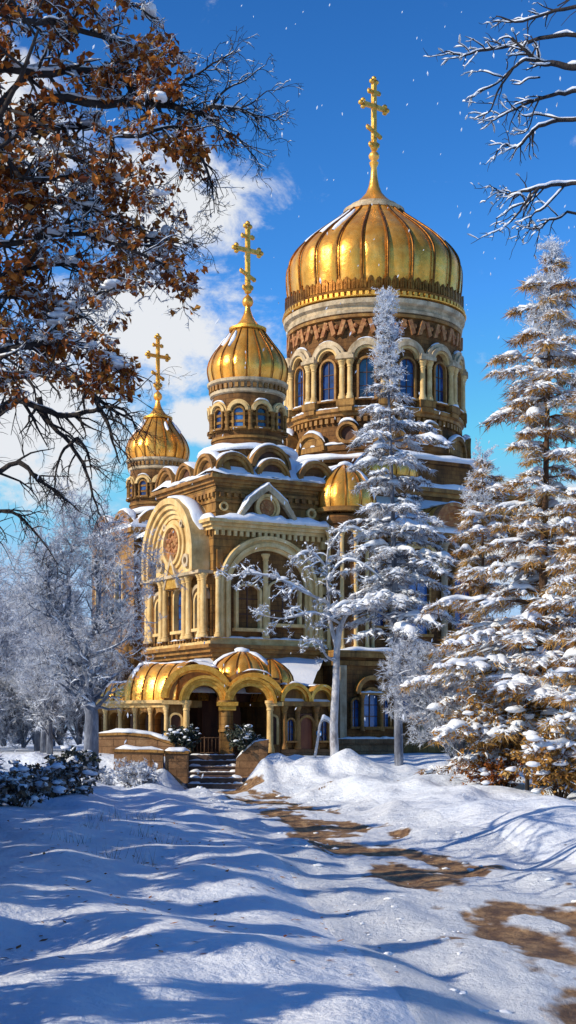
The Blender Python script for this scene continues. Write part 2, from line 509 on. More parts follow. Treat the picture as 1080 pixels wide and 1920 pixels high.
# path sheet: draped just above the snow; trodden earth lies lower, islands of snow stand proud of it with ragged edges
def fbm(x, y, z, o=5, g=.55):
    a = 1.0; t = 0.0; f = 1.0
    for k in range(o):
        t += a * noise.noise(Vector((x * f, y * f, z + k * 3.1))); a *= g; f *= 2.05
    return t
mb = MB(); worn = []
ys = []; y = 5.0
while y < 57.3: ys.append(y); y += .05 + .0012 * y
cols = 84
vs = []
for y in ys:
    c = xc(y); w = half_w(y) + 1.1
    for i in range(cols + 1):
        t = -1 + 2 * i / cols
        x = c + t * w
        q = (x - c)
        edge = 1 - sstep(.15, .86, abs(t + .08 * math.sin(y * .7)))
        k = edge * .60 + .50 * fbm(q * 1.05, y * .42, 2.0) - .10 + .07 * (sstep(19, 24, y) - sstep(28, 44, y)) - .06 * (1 - sstep(16, 23, y)) - .06 * sstep(48, 55, y)
        # two wheel ruts keep the earth bare
        rut = math.exp(-((abs(q - .1 * math.sin(y * .4)) - .62) / .22) ** 2)
        k += .12 * rut * edge
        m = sstep(.33, .64, k)
        grit = fbm(q * 4.2, y * 3.2, 9.0, 3)
        z = gz(x, y) + .012 + (1 - m) * edge * (.045 + .03 * fbm(q * 2.2, y * 1.6, 6, 3)) + m * (.014 * grit - .02 * rut + .02) - 0.06 * sstep(.9, 1.0, abs(t))
        vs.append(Vector((x, y, z)))
        worn.append(m)
fs = [(j * (cols + 1) + i, j * (cols + 1) + i + 1, (j + 1) * (cols + 1) + i + 1, (j + 1) * (cols + 1) + i) for j in range(len(ys) - 1) for i in range(cols)]
mb.add(vs, fs)
po = mb.build('path', M['path'], smooth=True)
wa = po.data.attributes.new('worn', 'FLOAT', 'POINT'); wa.data.foreach_set('value', worn)
tag(po, kind='structure')

# side track running off to the right
mb = MB(); worn = []; vs = []
nn = 90
for k in range(nn + 1):
    t = k / nn
    x = -0.2 + 7.5 * t; y = 48.0 + 1.6 * math.sin(t * 2.2) + 1.5 * t
    for i in range(15):
        q = -1 + 2 * i / 14
        yy = y + q * 1.1
        vs.append(Vector((x, yy, gz(x, yy) + 0.012 - .04 * sstep(.85, 1, abs(q)))))
        worn.append(sstep(.22, .36, (1 - sstep(.15, .9, abs(q))) * .5 * sstep(0, .12, t) * (1 - sstep(.8, 1, t)) + .4 * fbm(x * .6, yy * 1.4, 4)))
fs = [(j * 15 + i, j * 15 + i + 1, (j + 1) * 15 + i + 1, (j + 1) * 15 + i) for j in range(nn) for i in range(14)]
mb.add(vs, fs)
po = mb.build('side_track', M['path'], smooth=True)
wa = po.data.attributes.new('worn', 'FLOAT', 'POINT'); wa.data.foreach_set('value', worn)
tag(po, kind='structure')


# ------------------------------------------------------------------ the church
CC = Vector((-3.2, 64.0, 0.0)); CA = math.radians(30)
church = thing('church', 'golden domed brick church with snow on its roofs and an arched porch', 'church', CC, CA)
WL = (Matrix.Translation(CC) @ Matrix.Rotation(CA, 4, 'Z')).inverted()

def plane(u, w, tu, tw):
    """map on a flat wall in church coordinates: s runs along (tu, tw), o points outward (to the right of s seen from above)"""
    l = math.hypot(tu, tw); tu /= l; tw /= l
    def f(s, z, o):
        return Vector((u + tu * s + tw * o, w + tw * s - tu * o, z))
    return f
def wplane(x, y, ang):
    t = Vector((math.cos(ang), math.sin(ang), 0)); n = Vector((math.sin(ang), -math.cos(ang), 0))
    def f(s, z, o):
        return WL @ (Vector((x, y, z)) + t * s + n * o)
    return f
def curved(cu, cw, R, th0):
    """map round a drum; s is arc length from the angle th0, o is outward"""
    def f(s, z, o):
        t = th0 + s / R
        return Vector((cu + (R + o) * math.cos(t), cw + (R + o) * math.sin(t), z))
    return f
def part(name, b, m, smooth=False, angle=None, parent=None):
    return b.build(name, M[m], parent or church, smooth, angle)

# direction from a church point towards the viewer, as a church-frame angle
def view_angle(u, w):
    p = WL.inverted() @ Vector((u, w, 0))
    d = (WL.to_3x3() @ (Vector((0, 0, 0)) - Vector((p.x, p.y, 0)))).normalized()
    return math.atan2(d.y, d.x)

def cross(u, w, z0, h):
    """three-barred cross with trefoil ends"""
    b = MB()
    f = plane(u, w, 1, 0.12)
    k = h / 3.0
    t = .085 * k
    b.mbox(f, -t, t, z0, z0 + h * .93, -t, t)
    zc = z0 + h * .60
    b.mbox(f, -.58 * k, .58 * k, zc - t, zc + t, -t * .9, t * .9)
    zt = z0 + h * .80
    b.mbox(f, -.26 * k, .26 * k, zt - t * .8, zt + t * .8, -t * .8, t * .8)
    zb = z0 + h * .24
    vs = [];
    for s, dz in ((-.33 * k, .14 * k), (.33 * k, -.14 * k)):
        vs += [f(s, zb + dz - t * .8, -t * .8), f(s, zb + dz - t * .8, t * .8), f(s, zb + dz + t * .8, t * .8), f(s, zb + dz + t * .8, -t * .8)]
    b.add(vs, [(3, 2, 1, 0), (4, 5, 6, 7)] + [(j, (j + 1) % 4, 4 + (j + 1) % 4, 4 + j) for j in range(4)])
    r = .135 * k
    for (s, z) in ((-.60 * k, zc), (.60 * k, zc), (0, z0 + h * .95)):
        vert = s == 0
        for (a, c) in (((0, .13 * k), (-.13 * k, 0), (.13 * k, 0)) if vert else ((0, .13 * k), (0, -.13 * k), (math.copysign(.13 * k, s), 0))):
            b.blob(f(s + a, z + c, 0), (r * .8, r * .8, r * .8), 1, 0.15)
    for (s, z, q) in ((0, z0 + .1 * k, .2), (0, z0 + .42 * k, .15), (-.18 * k, z0 + .16 * k, .12), (.18 * k, z0 + .2 * k, .12), (0, zc, .17),
                      (-.33 * k, zb + .14 * k, .11), (.33 * k, zb - .14 * k, .11), (-.26 * k, zt, .11), (.26 * k, zt, .11)):
        b.blob(f(s, z, 0), (q * k, q * k * .8, q * k), 3, .3)
    return part('cross', b, 'gold_rough', True, 40)

def onion(u, w, prof, ribs, snow_z, seed=0, rib_r=.03):
    """gored onion dome: bulging gilded gores, a rib on each seam, snow near the shoulders"""
    b = MB()
    zlo, zhi = prof[0][1], prof[-1][1]
    def mod(t, z):
        g = abs(math.sin(ribs * t / 2))
        amt = .03 if z < snow_z[1] else .012
        return 1 - amt * (1 - g) ** 2 + .006 * noise.noise(Vector((t * 2, z * .8, seed)))
    # smooth profile
    pr = []
    for i in range(len(prof) - 1):
        p0 = prof[max(i - 1, 0)]; p1 = prof[i]; p2 = prof[i + 1]; p3 = prof[min(i + 2, len(prof) - 1)]
        for j in range(4):
            t = j / 4
            pr.append(tuple(0.5 * (2 * b1 + (-a1 + c1) * t + (2 * a1 - 5 * b1 + 4 * c1 - d1) * t * t + (-a1 + 3 * b1 - 3 * c1 + d1) * t ** 3)
                            for a1, b1, c1, d1 in zip(p0, p1, p2, p3)))
    pr.append(prof[-1])
    b.lathe((u, w), pr, ribs * 8, mod=mod)
    dome = part('dome', b, 'gold', True)
    for k in range(ribs):
        t = 2 * PI * k / ribs
        q = MB()
        pts = [Vector((u + (r * 1.0 + rib_r * .2) * math.cos(t), w + (r + rib_r * .2) * math.sin(t), z)) for r, z in pr if z < snow_z[1] + .3]
        q.tube(pts, rib_r, 5)
        part('rib', q, 'gold_dark', True, parent=dome)
    s = MB(); rr = random.Random(seed)
    for k in range(ribs):
        if rr.random() < .62: continue
        t = 2 * PI * (k + .5 + rr.uniform(-.15, .15)) / ribs
        pts = [Vector((u + (r + .01) * math.cos(t), w + (r + .01) * math.sin(t), z)) for r, z in pr if snow_z[0] + rr.uniform(-.1, .25) < z < snow_z[1] - rr.uniform(0, .3)]
        if len(pts) > 2:
            wd = pr[0][0] * PI / ribs * rr.uniform(.3, .62)
            vs = []; fs = []
            for i, p in enumerate(pts):
                e = math.sin(PI * (i + .4) / (len(pts))) ** .5 * (1 + .5 * noise.noise(p * 2.5)) * math.hypot(p.x - u, p.y - w) / pr[0][0] * 1.15
                side = Vector((-math.sin(t), math.cos(t), 0)) * wd * e
                out = Vector((math.cos(t), math.sin(t), .8)) * .05
                vs += [p - side - out * .5, p - side * .6 + out, p + side * .6 + out, p + side - out * .5]
            for i in range(len(pts) - 1):
                for j in range(3): fs.append((i * 4 + j, i * 4 + j + 1, i * 4 + 5 + j, i * 4 + 4 + j))
            s.add(vs, fs)
    if s.v: part('snow_patch', s, 'snow', True, parent=dome)
    return dome

def finial(u, w, prof):
    b = MB(); b.lathe((u, w), prof, 24)
    return part('finial', b, 'gold', True, 50)

def cresting(u, w, R, z, h, n):
    b = MB()
    b.lathe((u, w), [(R - .05, z), (R + .03, z), (R + .05, z + h * .16), (R - .02, z + h * .2), (R - .05, z + h * .2)], 64)
    for k in range(n):
        f = curved(u, w, R, 2 * PI * k / n)
        a = PI * R / n * .86
        b.march(f, 0, z + h * .55, a * .35, a, -.04, .04, zleg=z + h * .18, n=6, q0=1.2, q1=1.3 + .25 * ((k * 7) % 3))
        b.mbox(f, -a * .16, a * .16, z + h * .18, z + h * (.86 + .08 * ((k * 5) % 3)), -.03, .06)
    return part('cresting', b, 'gold_dark', False)

def dentils(u, w, R, z, h, n, o=.1):
    b = MB()
    for k in range(n):
        f = curved(u, w, R, 2 * PI * k / n); a = PI * R / n * .55
        b.mbox(f, -a, a, z, z + h, -.02, o)
    return b

def arched_window(f, s, zb, zs, r, col='trim', depth=.22, fr=.12, q=1.0, mull=1, name='window'):
    """frame that stands proud, dark blue pane behind it with glazing bars"""
    b = MB()
    b.march(f, s, zs, r, r + fr, -.05, depth, zleg=zb, n=12, q0=q, q1=q)
    b.mbox(f, s - r - fr * 1.6, s + r + fr * 1.6, zb - fr * 1.1, zb - .004, -.05, depth + .1, 3)
    wdw = part(name, b, col, False)
    p = MB(); p.mfill(f, s, zs, r + .01, zb - .02, .02, q)
    part('pane', p, 'glass', False, parent=wdw)
    g = MB()
    t = max(.014, r * .05)
    if mull:
        g.mbox(f, s - t, s + t, zb, zs + r * q * .98, .025, .06)
        for zz in (zb + (zs - zb) * .38, zb + (zs - zb) * .8):
            g.mbox(f, s - r, s - t - .001, zz - t * .8, zz + t * .8, .025, .055, 2)
            g.mbox(f, s + t + .001, s + r, zz - t * .8, zz + t * .8, .025, .055, 2)
        part('glazing_bar', g, 'dark', False, parent=wdw)
    return wdw

snow_all = MB()      # snow lying on the church's ledges: gathered per ledge below
def ledge_snow(b): return part('snow_cap', b, 'snow', True)

# ---- great drum and dome
MU, MW = 14.2, 9.1
R = 4.45
va = view_angle(MU, MW)
b = MB()
b.lathe((MU, MW), [(4.75, 13.6), (4.75, 16.3), (4.85, 16.35), (4.85, 16.6), (4.6, 16.75), (4.5, 17.0), (4.45, 17.1), (4.45, 24.3)], 96)
part('drum', b, 'brick', True, 30)
b = MB()
b.lathe((MU, MW), [(4.46, 18.05), (4.6, 18.1), (4.62, 18.25), (4.74, 18.3), (4.74, 18.46), (4.58, 18.5), (4.46, 18.52)], 96)
b.lathe((MU, MW), [(4.46, 22.98), (4.6, 23.0), (4.62, 23.14), (4.46, 23.16)], 96)
part('cornice', b, 'ochre', True, 30)
b = MB()
b.lathe((MU, MW), [(4.46, 23.2), (4.62, 23.22), (4.66, 23.36), (4.56, 23.42), (4.58, 23.56), (4.76, 23.66), (4.8, 23.86), (4.7, 23.92), (4.46, 23.94)], 96)
part('cornice', b, 'pale', True, 30)
b = dentils(MU, MW, 4.5, 17.78, .24, 84, .14)
part('dentil_band', b, 'ochre')
b = MB()
b.lathe((MU, MW), [(4.4, 23.95), (4.84, 23.97), (4.86, 24.02), (4.58, 24.04), (4.58, 24.26), (4.4, 24.27)], 96)
b2 = dentils(MU, MW, 4.6, 24.03, .2, 96, .2)
b.add(b2.v, b2.f)
part('cornice', b, 'gold_rough', False)
cresting(MU, MW, 4.66, 24.26, .8, 72)
NW = 14
pitch = 2 * PI / NW
b_rel = MB(); b_arch_snow = MB(); b_brk = MB()
for k in range(NW):
    th = va + math.radians(-4.6) + k * pitch
    f = curved(MU, MW, R, th)
    arched_window(f, 0, 18.95, 20.55, .37, 'ochre', .2, .1)
    a = MB()
    a.march(f, 0, 20.95, .60, .78, -.03, .36, n=18)
    a.march(f, 0, 20.95, .79, .96, -.03, .24, n=18)
    part('archivolt', a, 'pale', False)
    a = MB()
    a.march(f, 0, 20.95, .47, .59, -.03, .26, n=18)
    part('archivolt', a, 'trim', False)
    hs = R * pitch / 2
    for q in (-1, 1):
        c = MB(); c.mcol(f, hs + q * .2, 18.9, 20.88, .13, .22, cap=.42); part('drum_column', c, 'trim', True, 40)
    e = MB()
    e.mbox(f, hs - .42, hs + .42, 20.89, 21.06, -.02, .5, 3)
    e.mbox(f, hs - .36, hs + .36, 21.07, 21.2, -.02, .42, 3)
    part('capital', e, 'pale')
    e = MB()
    e.mbox(f, hs - .42, hs + .42, 18.53, 18.89, -.02, .44, 3)
    e.mbox(f, hs - .34, hs + .34, 18.3, 18.52, .3, .4, 3)
    part('pedestal', e, 'wall')
    if k % 2 == 0: b_arch_snow.mpad(f, hs - .4, hs + .4, 18.9, .3, .16, .12, k, 6)
    b_arch_snow.mpad_arch(f, 0, 20.95, .97, .1, .14, .07, .3 + .1 * (k % 3), .72, k)
    b_arch_snow.mpad(f, -.5, .5, 18.9, .24, .1, .07, k + 3, 6)
    # relief band above the arches
    for q in range(4):
        s = (q - 1.5) * hs / 2
        b_rel.mpoly(f, [(s - .2, 22.15), (s + .02, 22.2), (s + .24, 22.85), (s + .04, 22.9)] if q % 2 else [(s - .2, 22.85), (s, 22.9), (s + .2, 22.25), (s, 22.12)], -.02, .14 + .03 * q)
        b_rel.blob(f(s + .2, 22.6, .08), (.11, .11, .13), q + k, .3)
part('relief_band', b_rel, 'relief')
ledge_snow(b_arch_snow)
# round dormers on the base of the drum
NR = 7
b_s = MB()
for k in range(NR):
    th = va + math.radians(36) + k * 2 * PI / NR
    f = curved(MU, MW, 4.78, th)
    a = MB(); a.mring(f, 0, 17.15, .42, .54, -.3, .32); a.mring(f, 0, 17.15, .36, .41, -.3, .2)
    dm = part('dormer', a, 'ochre', False)
    a = MB(); a.mdisc(f, 0, 17.15, .4, .03); part('pane', a, 'dark', parent=dm)
    b_s.mpad_arch(f, 0, 17.15, .66, .05, .22, .13, .2, .8, k)
    f2 = curved(MU, MW, 4.78, th + PI / NR)
    a = MB(); a.march(f2, 0, 16.4, .75, .95, -.1, .25, n=16); a.mfill(f2, 0, 16.4, .76, 16.38, .1); part('kokoshnik', a, 'wall')
    b_s.mpad_arch(f2, 0, 16.4, .98, .05, .2, .12, .15, .85, k)
b_s.pad([Vector((MU + 4.72 * math.cos(2 * PI * i / 60), MW + 4.72 * math.sin(2 * PI * i / 60), 16.66)) for i in range(61)], .17, .12, 2)
b_s.pad([Vector((MU + 4.6 * math.cos(2 * PI * i / 60), MW + 4.6 * math.sin(2 * PI * i / 60), 18.5)) for i in range(61)], .10, .07, 2, .7)
ledge_snow(b_s)
onion(MU, MW, [(4.40, 24.2), (4.52, 25.1), (4.6, 26.0), (4.55, 26.75), (4.22, 27.35), (3.74, 27.87), (3.26, 28.28), (2.76, 28.66), (2.27, 29.02), (1.82, 29.37), (1.46, 29.72)], 22, (27.6, 29.6), 3, .065)
b = MB(); b.lathe((MU, MW), [(1.5, 29.58), (1.62, 29.62), (1.62, 29.8), (1.3, 29.86), (1.28, 30.04), (1.1, 30.1)], 48)
part('collar', b, 'pale', True, 40)
finial(MU, MW, [(1.22, 30.02), (1.0, 30.18), (.7, 30.44), (.43, 30.75), (.29, 31.1), (.2, 31.55), (.15, 32.1), (.24, 32.3), (.25, 32.38), (.15, 32.43), (.16, 32.5), (.27, 32.62), (.29, 32.75), (.2, 32.9), (.08, 33.0), (.05, 33.25)])
cross(MU, MW, 33.1, 3.75)

# ---- small corner towers
def tower(u, w, z, s, seed):
    """z: foot of the drum, s: scale"""
    va = view_angle(u, w)
    Rr = 1.62 * s
    Z = lambda q: z + q * s
    b = MB()
    b.lathe((u, w), [(1.95 * s, Z(-1.2)), (1.95 * s, Z(-.1)), (1.75 * s, Z(.2)), (Rr, Z(.3)), (Rr, Z(2.6))], 64)
    part('drum', b, 'brick', True, 30)
    b = MB()
    for q in (.42, .78, 1.1, 1.42, 1.75):
        b.lathe((u, w), [(Rr - .02, Z(q)), (Rr + .06 * s, Z(q + .015)), (Rr + .06 * s, Z(q + .12)), (Rr - .02, Z(q + .135))], 64)
    part('string_course', b, 'wall', True, 30)
    b = MB()
    b.lathe((u, w), [(Rr, Z(2.45)), (Rr + .1 * s, Z(2.5)), (Rr + .12 * s, Z(2.62)), (Rr + .02, Z(2.66)), (Rr + .05 * s, Z(2.9)), (Rr + .22 * s, Z(2.98)), (Rr + .24 * s, Z(3.1)), (Rr, Z(3.12))], 64)
    part('cornice', b, 'pale', True, 30)
    b = dentils(u, w, Rr + .06 * s, Z(2.68), .2 * s, 40, .1 * s)
    part('dentil_band', b, 'ochre')
    b_s = MB()
    n = 10; pt = 2 * PI / n
    for k in range(n):
        f = curved(u, w, Rr, va + math.radians(-14 if s > .95 else 6) + k * pt)
        arched_window(f, 0, Z(.9), Z(1.55), .2 * s, 'wall', .14 * s, .08 * s, mull=0)
        a = MB()
        a.march(f, 0, Z(1.62), .3 * s, .42 * s, -.02, .24 * s, n=14)
        a.march(f, 0, Z(1.62), .43 * s, .5 * s, -.02, .15 * s, n=14)
        part('archivolt', a, 'trim')
        c = MB(); h = Rr * pt / 2
        c.mcol(f, h, Z(.75), Z(1.62), .085 * s, .12 * s, cap=.22 * s)
        part('colonnette', c, 'wall', True, 40)
        b_s.mpad(f, -.24 * s, .24 * s, Z(.83), .14, .1 * s, .07 * s, k, 5)
        if k % 2: b_s.mpad_arch(f, 0, Z(1.62), .51 * s, .1, .11 * s, .07 * s, .25, .75, k)
    ledge_snow(b_s)
    b_s = MB()
    b_s.pad([Vector((u + 1.95 * s * math.cos(2 * PI * i / 40), w + 1.95 * s * math.sin(2 * PI * i / 40), Z(-.12))) for i in range(41)], .34 * s, .3 * s, seed, .3, False)
    ledge_snow(b_s)
    dz = Z(3.1)
    D = lambda q: dz + q * s
    onion(u, w, [(1.72 * s, D(0)), (1.81 * s, D(.3)), (1.85 * s, D(.62)), (1.79 * s, D(.94)), (1.65 * s, D(1.25)), (1.46 * s, D(1.53)), (1.25 * s, D(1.8)), (1.04 * s, D(2.08)), (.85 * s, D(2.34)), (.72 * s, D(2.52))], 18, (1.5 * s + dz, 2.4 * s + dz), seed, .028 * s)
    b = MB(); b.lathe((u, w), [(.8 * s, D(2.46)), (.86 * s, D(2.5)), (.86 * s, D(2.6)), (.62 * s, D(2.66)), (.6 * s, D(2.72))], 32)
    part('collar', b, 'gold_rough', True, 40)
    finial(u, w, [(.62 * s, D(2.66)), (.5 * s, D(2.78)), (.32 * s, D(3.0)), (.2 * s, D(3.25)), (.13 * s, D(3.5)), (.12 * s, D(3.6)), (.22 * s, D(3.68)), (.26 * s, D(3.82)), (.22 * s, D(3.98)), (.1 * s, D(4.1)), (.03, D(4.2)), (.03, D(4.5))])
    cross(u, w, D(4.3), 3.15 * s)

tower(3.3, 3.0, 14.98, 1.0, 5)
tower(4.9, 16.1, 13.95, .92, 8)

# ---- corner block under the near small tower
def solid(b, u0, u1, w0, w1, z0, z1):
    f = plane(0, 0, 1, 0)
    b.mbox(lambda s, z, o: Vector((s, o, z)), u0, u1, z0, z1, w0, w1)
def band(b, u0, u1, w0, w1, steps):
    """stepped moulding round a block: (z0, z1, projection)"""
    for (z0, z1, p) in steps:
        b.mbox(lambda s, z, o: Vector((s, o, z)), u0 - p, u1 + p, z0, z1, w0 - p, w1 + p)

BU, BW = 6.6, 6.0
b = MB(); solid(b, 0, BU, 0, BW, .8, 11.2); part('wall', b, 'wall')
b = MB(); solid(b, .25, BU - .25, .25, BW - .25, 11.2, 13.3); part('attic_wall', b, 'wall')
b = MB(); band(b, 0, BU, 0, BW, [(5.5, 5.68, .12), (5.683, 5.86, .3), (5.863, 6.02, .46)]); part('cornice', b, 'ochre')
b = MB(); band(b, 0, BU, 0, BW, [(6.024, 6.16, .30), (6.163, 6.3, .16)]); part('cornice', b, 'trim')
b = MB(); band(b, 0, BU, 0, BW, [(10.95, 11.1, .10), (11.103, 11.25, .22), (11.253, 11.4, .36)]); part('cornice', b, 'trim')
b = MB(); band(b, .25, BU - .25, .25, BW - .25, [(12.9, 13.02, .08), (13.023, 13.18, .2), (13.183, 13.34, .36)]); part('cornice', b, 'ochre')
b = MB(); band(b, .25, BU - .25, .25, BW - .25, [(11.75, 11.85, .05), (12.2, 12.3, .05), (12.62, 12.72, .07)]); part('string_course', b, 'ochre')
fw = plane(0, BW, 0, -1)      # west face: s from back (0) to the corner (BW), outward = -u
fs_ = plane(0, 0, 1, 0)       # south face: s from the corner, outward = -w
def wst(s): return BW - s     # distance from the corner -> s on the west map
# snow on ledges
sn = MB()
sn.mpad(fs_, -.4, BU + .3, 11.41, .12, .32, .32, 1, 26, .6)
sn.mpad(fs_, -.25, BU, 13.35, .12 - .25, .25, .16, 2, 26, .7)
sn.mpad(fw, 5.1, BW + .3, 11.41, .12, .28, .24, 4, 8)
sn.mpad(fw, .3, BW, 13.35, -.15, .26, .2, 5, 20, .6)
sn.mpad(fs_, -.5, BU + .4, 6.31, .1, .16, .08, 6, 22, .7)
sn.mpad(fw, 0, BW + .4, 6.31, .1, .16, .08, 7, 22, .7)
ledge_snow(sn)
# pyramid of snow roofing between attic and tower
b = MB()
c = Vector((3.3, 3.0, 0)); base = [(-.1, -.1), (BU + .1, -.1), (BU + .1, BW + .1), (-.1, BW + .1)]
rings = []
for q, z in ((1.0, 13.42), (.9, 13.7), (.7, 14.15), (.5, 14.6), (.3, 14.95)):
    ring = []
    for i in range(4):
        p0 = base[i]; p1 = base[(i + 1) % 4]
        for j in range(10):
            t = j / 10
            x = p0[0] + (p1[0] - p0[0]) * t - c.x; y = p0[1] + (p1[1] - p0[1]) * t - c.y
            p = Vector((c.x + x * q, c.y + y * q, z)); p.z += .22 * noise.noise(p * .9)
            ring.append(p)
    rings.append(ring)
vs = [p for r_ in rings for p in r_]; m_ = 40
b.add(vs, [(i * m_ + j, i * m_ + (j + 1) % m_, (i + 1) * m_ + (j + 1) % m_, (i + 1) * m_ + j) for i in range(len(rings) - 1) for j in range(m_)])
part('snow_roof', b, 'snow', True)
# kokoshniks around the tower foot
def kokoshnik(f, s, z, r, o0, o1, fillm='relief', m='ochre', q=1.0, snow=True, seed=0, med=False):
    a = MB()
    a.march(f, s, z, r * .72, r * .86, o0, o1 - .08, n=18, q0=q, q1=q)
    a.march(f, s, z, r * .865, r, o0, o1, n=18, q0=q, q1=q)
    k_ = part('kokoshnik', a, m)
    g = MB(); g.mfill(f, s, z, r * .73, z - .01, o1 - .25, q)
    g.mfill(f, s, z, r * .73, z - .01, o0, q)
    part('tympanum', g, fillm, parent=k_)
    if snow:
        g = MB(); g.mpad_arch(f, s, z + .01, r * 1.01, (o0 + o1) / 2, abs(o1 - o0) * .42, .1, .12, .88, seed, 12, q)
        part('snow_cap', g, 'snow', True, parent=k_)
    return k_
for (f, s, r) in ((fs_, 1.05, .95), (fs_, 3.0, .85), (fs_, 5.2, .95), (fw, wst(1.0), .95), (fw, wst(3.0), .85), (fw, wst(5.0), .95)):
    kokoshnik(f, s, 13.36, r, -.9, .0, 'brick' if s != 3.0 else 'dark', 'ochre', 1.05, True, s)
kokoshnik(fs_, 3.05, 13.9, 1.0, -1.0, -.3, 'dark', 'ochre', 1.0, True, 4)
# pediment with a round medallion on the south attic
a = MB()
pc, pz = 2.55, 11.45
a.mpoly(fs_, [(pc - 1.55, pz), (pc - 1.35, pz), (pc - .75, pz + .75), (pc, pz + 1.32), (pc + .75, pz + .75), (pc + 1.35, pz), (pc + 1.55, pz), (pc + .95, pz + .9), (pc, pz + 1.6), (pc - .95, pz + .9)], -.2, .32)
ped = part('pediment', a, 'pale')
a = MB(); a.mpoly(fs_, [(pc - 1.34, pz), (pc + 1.34, pz), (pc + .74, pz + .74), (pc, pz + 1.3), (pc - .74, pz + .74)], -.2, .08); part('tympanum', a, 'brick', parent=ped)
a = MB(); a.mring(fs_, pc, pz + .58, .46, .6, .05, .26); a.mring(fs_, pc, pz + .58, .38, .44, .05, .18); part('medallion_ring', a, 'trim', parent=ped)
a = MB(); a.mdisc(fs_, pc, pz + .58, .45, .12)
for i in range(14):
    a.blob(fs_(pc + .26 * math.cos(i * 1.9) * (i % 3) / 2, pz + .58 + .26 * math.sin(i * 1.9) * (i % 3) / 2, .13), (.09, .06, .09), i, .4)
part('medallion', a, 'relief', False, parent=ped)
g = MB(); g.pad([fs_(s, z, .1) for s, z in ((pc - 1.55, pz + .03), (pc - .95, pz + .93), (pc, pz + 1.63), (pc + .95, pz + .93), (pc + 1.55, pz + .03))], .26, .12, 2); part('snow_cap', g, 'snow', True, parent=ped)
a = MB()
for i in range(22): a.mbox(fs_, .05 + i * .3, .2 + i * .3, 10.72, 10.94, -.02, .12)
part('dentil_band', a, 'trim')
a = MB()
for i in range(20): a.mbox(fw, .05 + i * .3, .2 + i * .3, 10.72, 10.94, -.02, .12) if i > 15 else None
for i in range(18): a.mbox(fs_, .4 + i * .34, .58 + i * .34, 12.42, 12.6, -.27, -.12)
for i in range(16): a.mbox(fw, .4 + i * .34, .58 + i * .34, 12.42, 12.6, -.27, -.12)
part('dentil_band', a, 'ochre')
for s in (.55, 5.0, 5.9):
    a = MB(); a.mring(fs_, s, 12.0, .14, .24, -.27, -.12, 14) if s != .55 else a.mring(fs_, .6, 12.0, .12, .2, -.27, -.12, 14); part('roundel', a, 'trim')
for s in (.12, 5.62):
    for zz in (6.9, 8.1, 9.3):
        a = MB(); a.mbox(fs_, s + .02, s + .3, zz, zz + .8, -.02, .09); part('wall_panel', a, 'ochre')
# great blind arch on the south wall
a = MB()
ac, az = 2.62, 8.55
for i, (r0, r1, o1) in enumerate(((1.86, 2.0, .16), (2.005, 2.14, .30), (2.145, 2.3, .2), (2.305, 2.42, .34))):
    a.march(fs_, ac, az, r0, r1, -.05, o1, zleg=6.32, n=30, q0=(1.62 + .15 * i) / r0, q1=(1.78 + .15 * i) / r1)
part('great_arch', a, 'trim')
a = MB(); a.mfill(fs_, ac, az, 1.88, 6.31, .03, 1.64 / 1.88); part('arch_panel', a, 'brick')
for (s, zb, zs, r) in ((1.62, 6.75, 8.35, .52), (3.4, 7.0, 8.5, .74)):
    arched_window(fs_, s, zb, zs, r, 'trim', .24, .13, .5)
for s in (.1, 2.42, 5.2): a = MB(); a.mcol(fs_, s, 6.32, 9.1 if s != 2.42 else 10.0, .12, .26); part('column', a, 'trim', True, 40)
a = MB()
for i in range(9): a.mbox(fs_, 5.35, 5.7, 6.4 + i * .5, 6.75 + i * .5, -.02, .14)
part('quoin', a, 'trim')
# west face: tall gable arch with round medallion
wc, wz = wst(2.95), 10.0
a = MB()
for (r0, r1, o1) in ((1.72, 1.92, .52), (1.925, 2.12, .62), (2.125, 2.34, .74), (2.345, 2.6, .86)):
    a.march(fw, wc, wz, r0, r1, -.35, o1, n=32, zleg=9.2 if r1 > 2.3 else None)
gb = part('gable_arch', a, 'trim')
a = MB(); a.mfill(fw, wc, wz, 1.95, wz - .8, .42); a.mfill(fw, wc, wz, 2.55, wz - .8, -.3); part('tympanum', a, 'trim', parent=gb)
a = MB(); a.mring(fw, wc, wz + .55, .78, .92, .41, .62); a.mring(fw, wc, wz + .55, .925, 1.12, .41, .52); part('medallion_ring', a, 'trim', parent=gb)
a = MB(); a.mdisc(fw, wc, wz + .55, .79, .46)
for i in range(22):
    a.blob(fw(wc + .62 * math.cos(i * 2.4) * math.sqrt((i % 5) / 5), wz + .55 + .65 * math.sin(i * 2.4) * math.sqrt((i % 5) / 5), .48), (.1, .12, .14), i, .4)
part('medallion', a, 'relief', parent=gb)
a = MB()
for q in (-1, 1):
    a.mring(fw, wc + q * 1.3, wz - .25, .16, .3, .41, .56)
    a.mring(fw, wc + q * .85, wz + 1.42, .08, .17, .41, .54)
part('scroll', a, 'pale', parent=gb)
g = MB(); g.mpad_arch(fw, wc, wz + .02, 2.62, .3, .5, .16, .12, .6, 3, 18); part('snow_cap', g, 'snow', True, parent=gb)
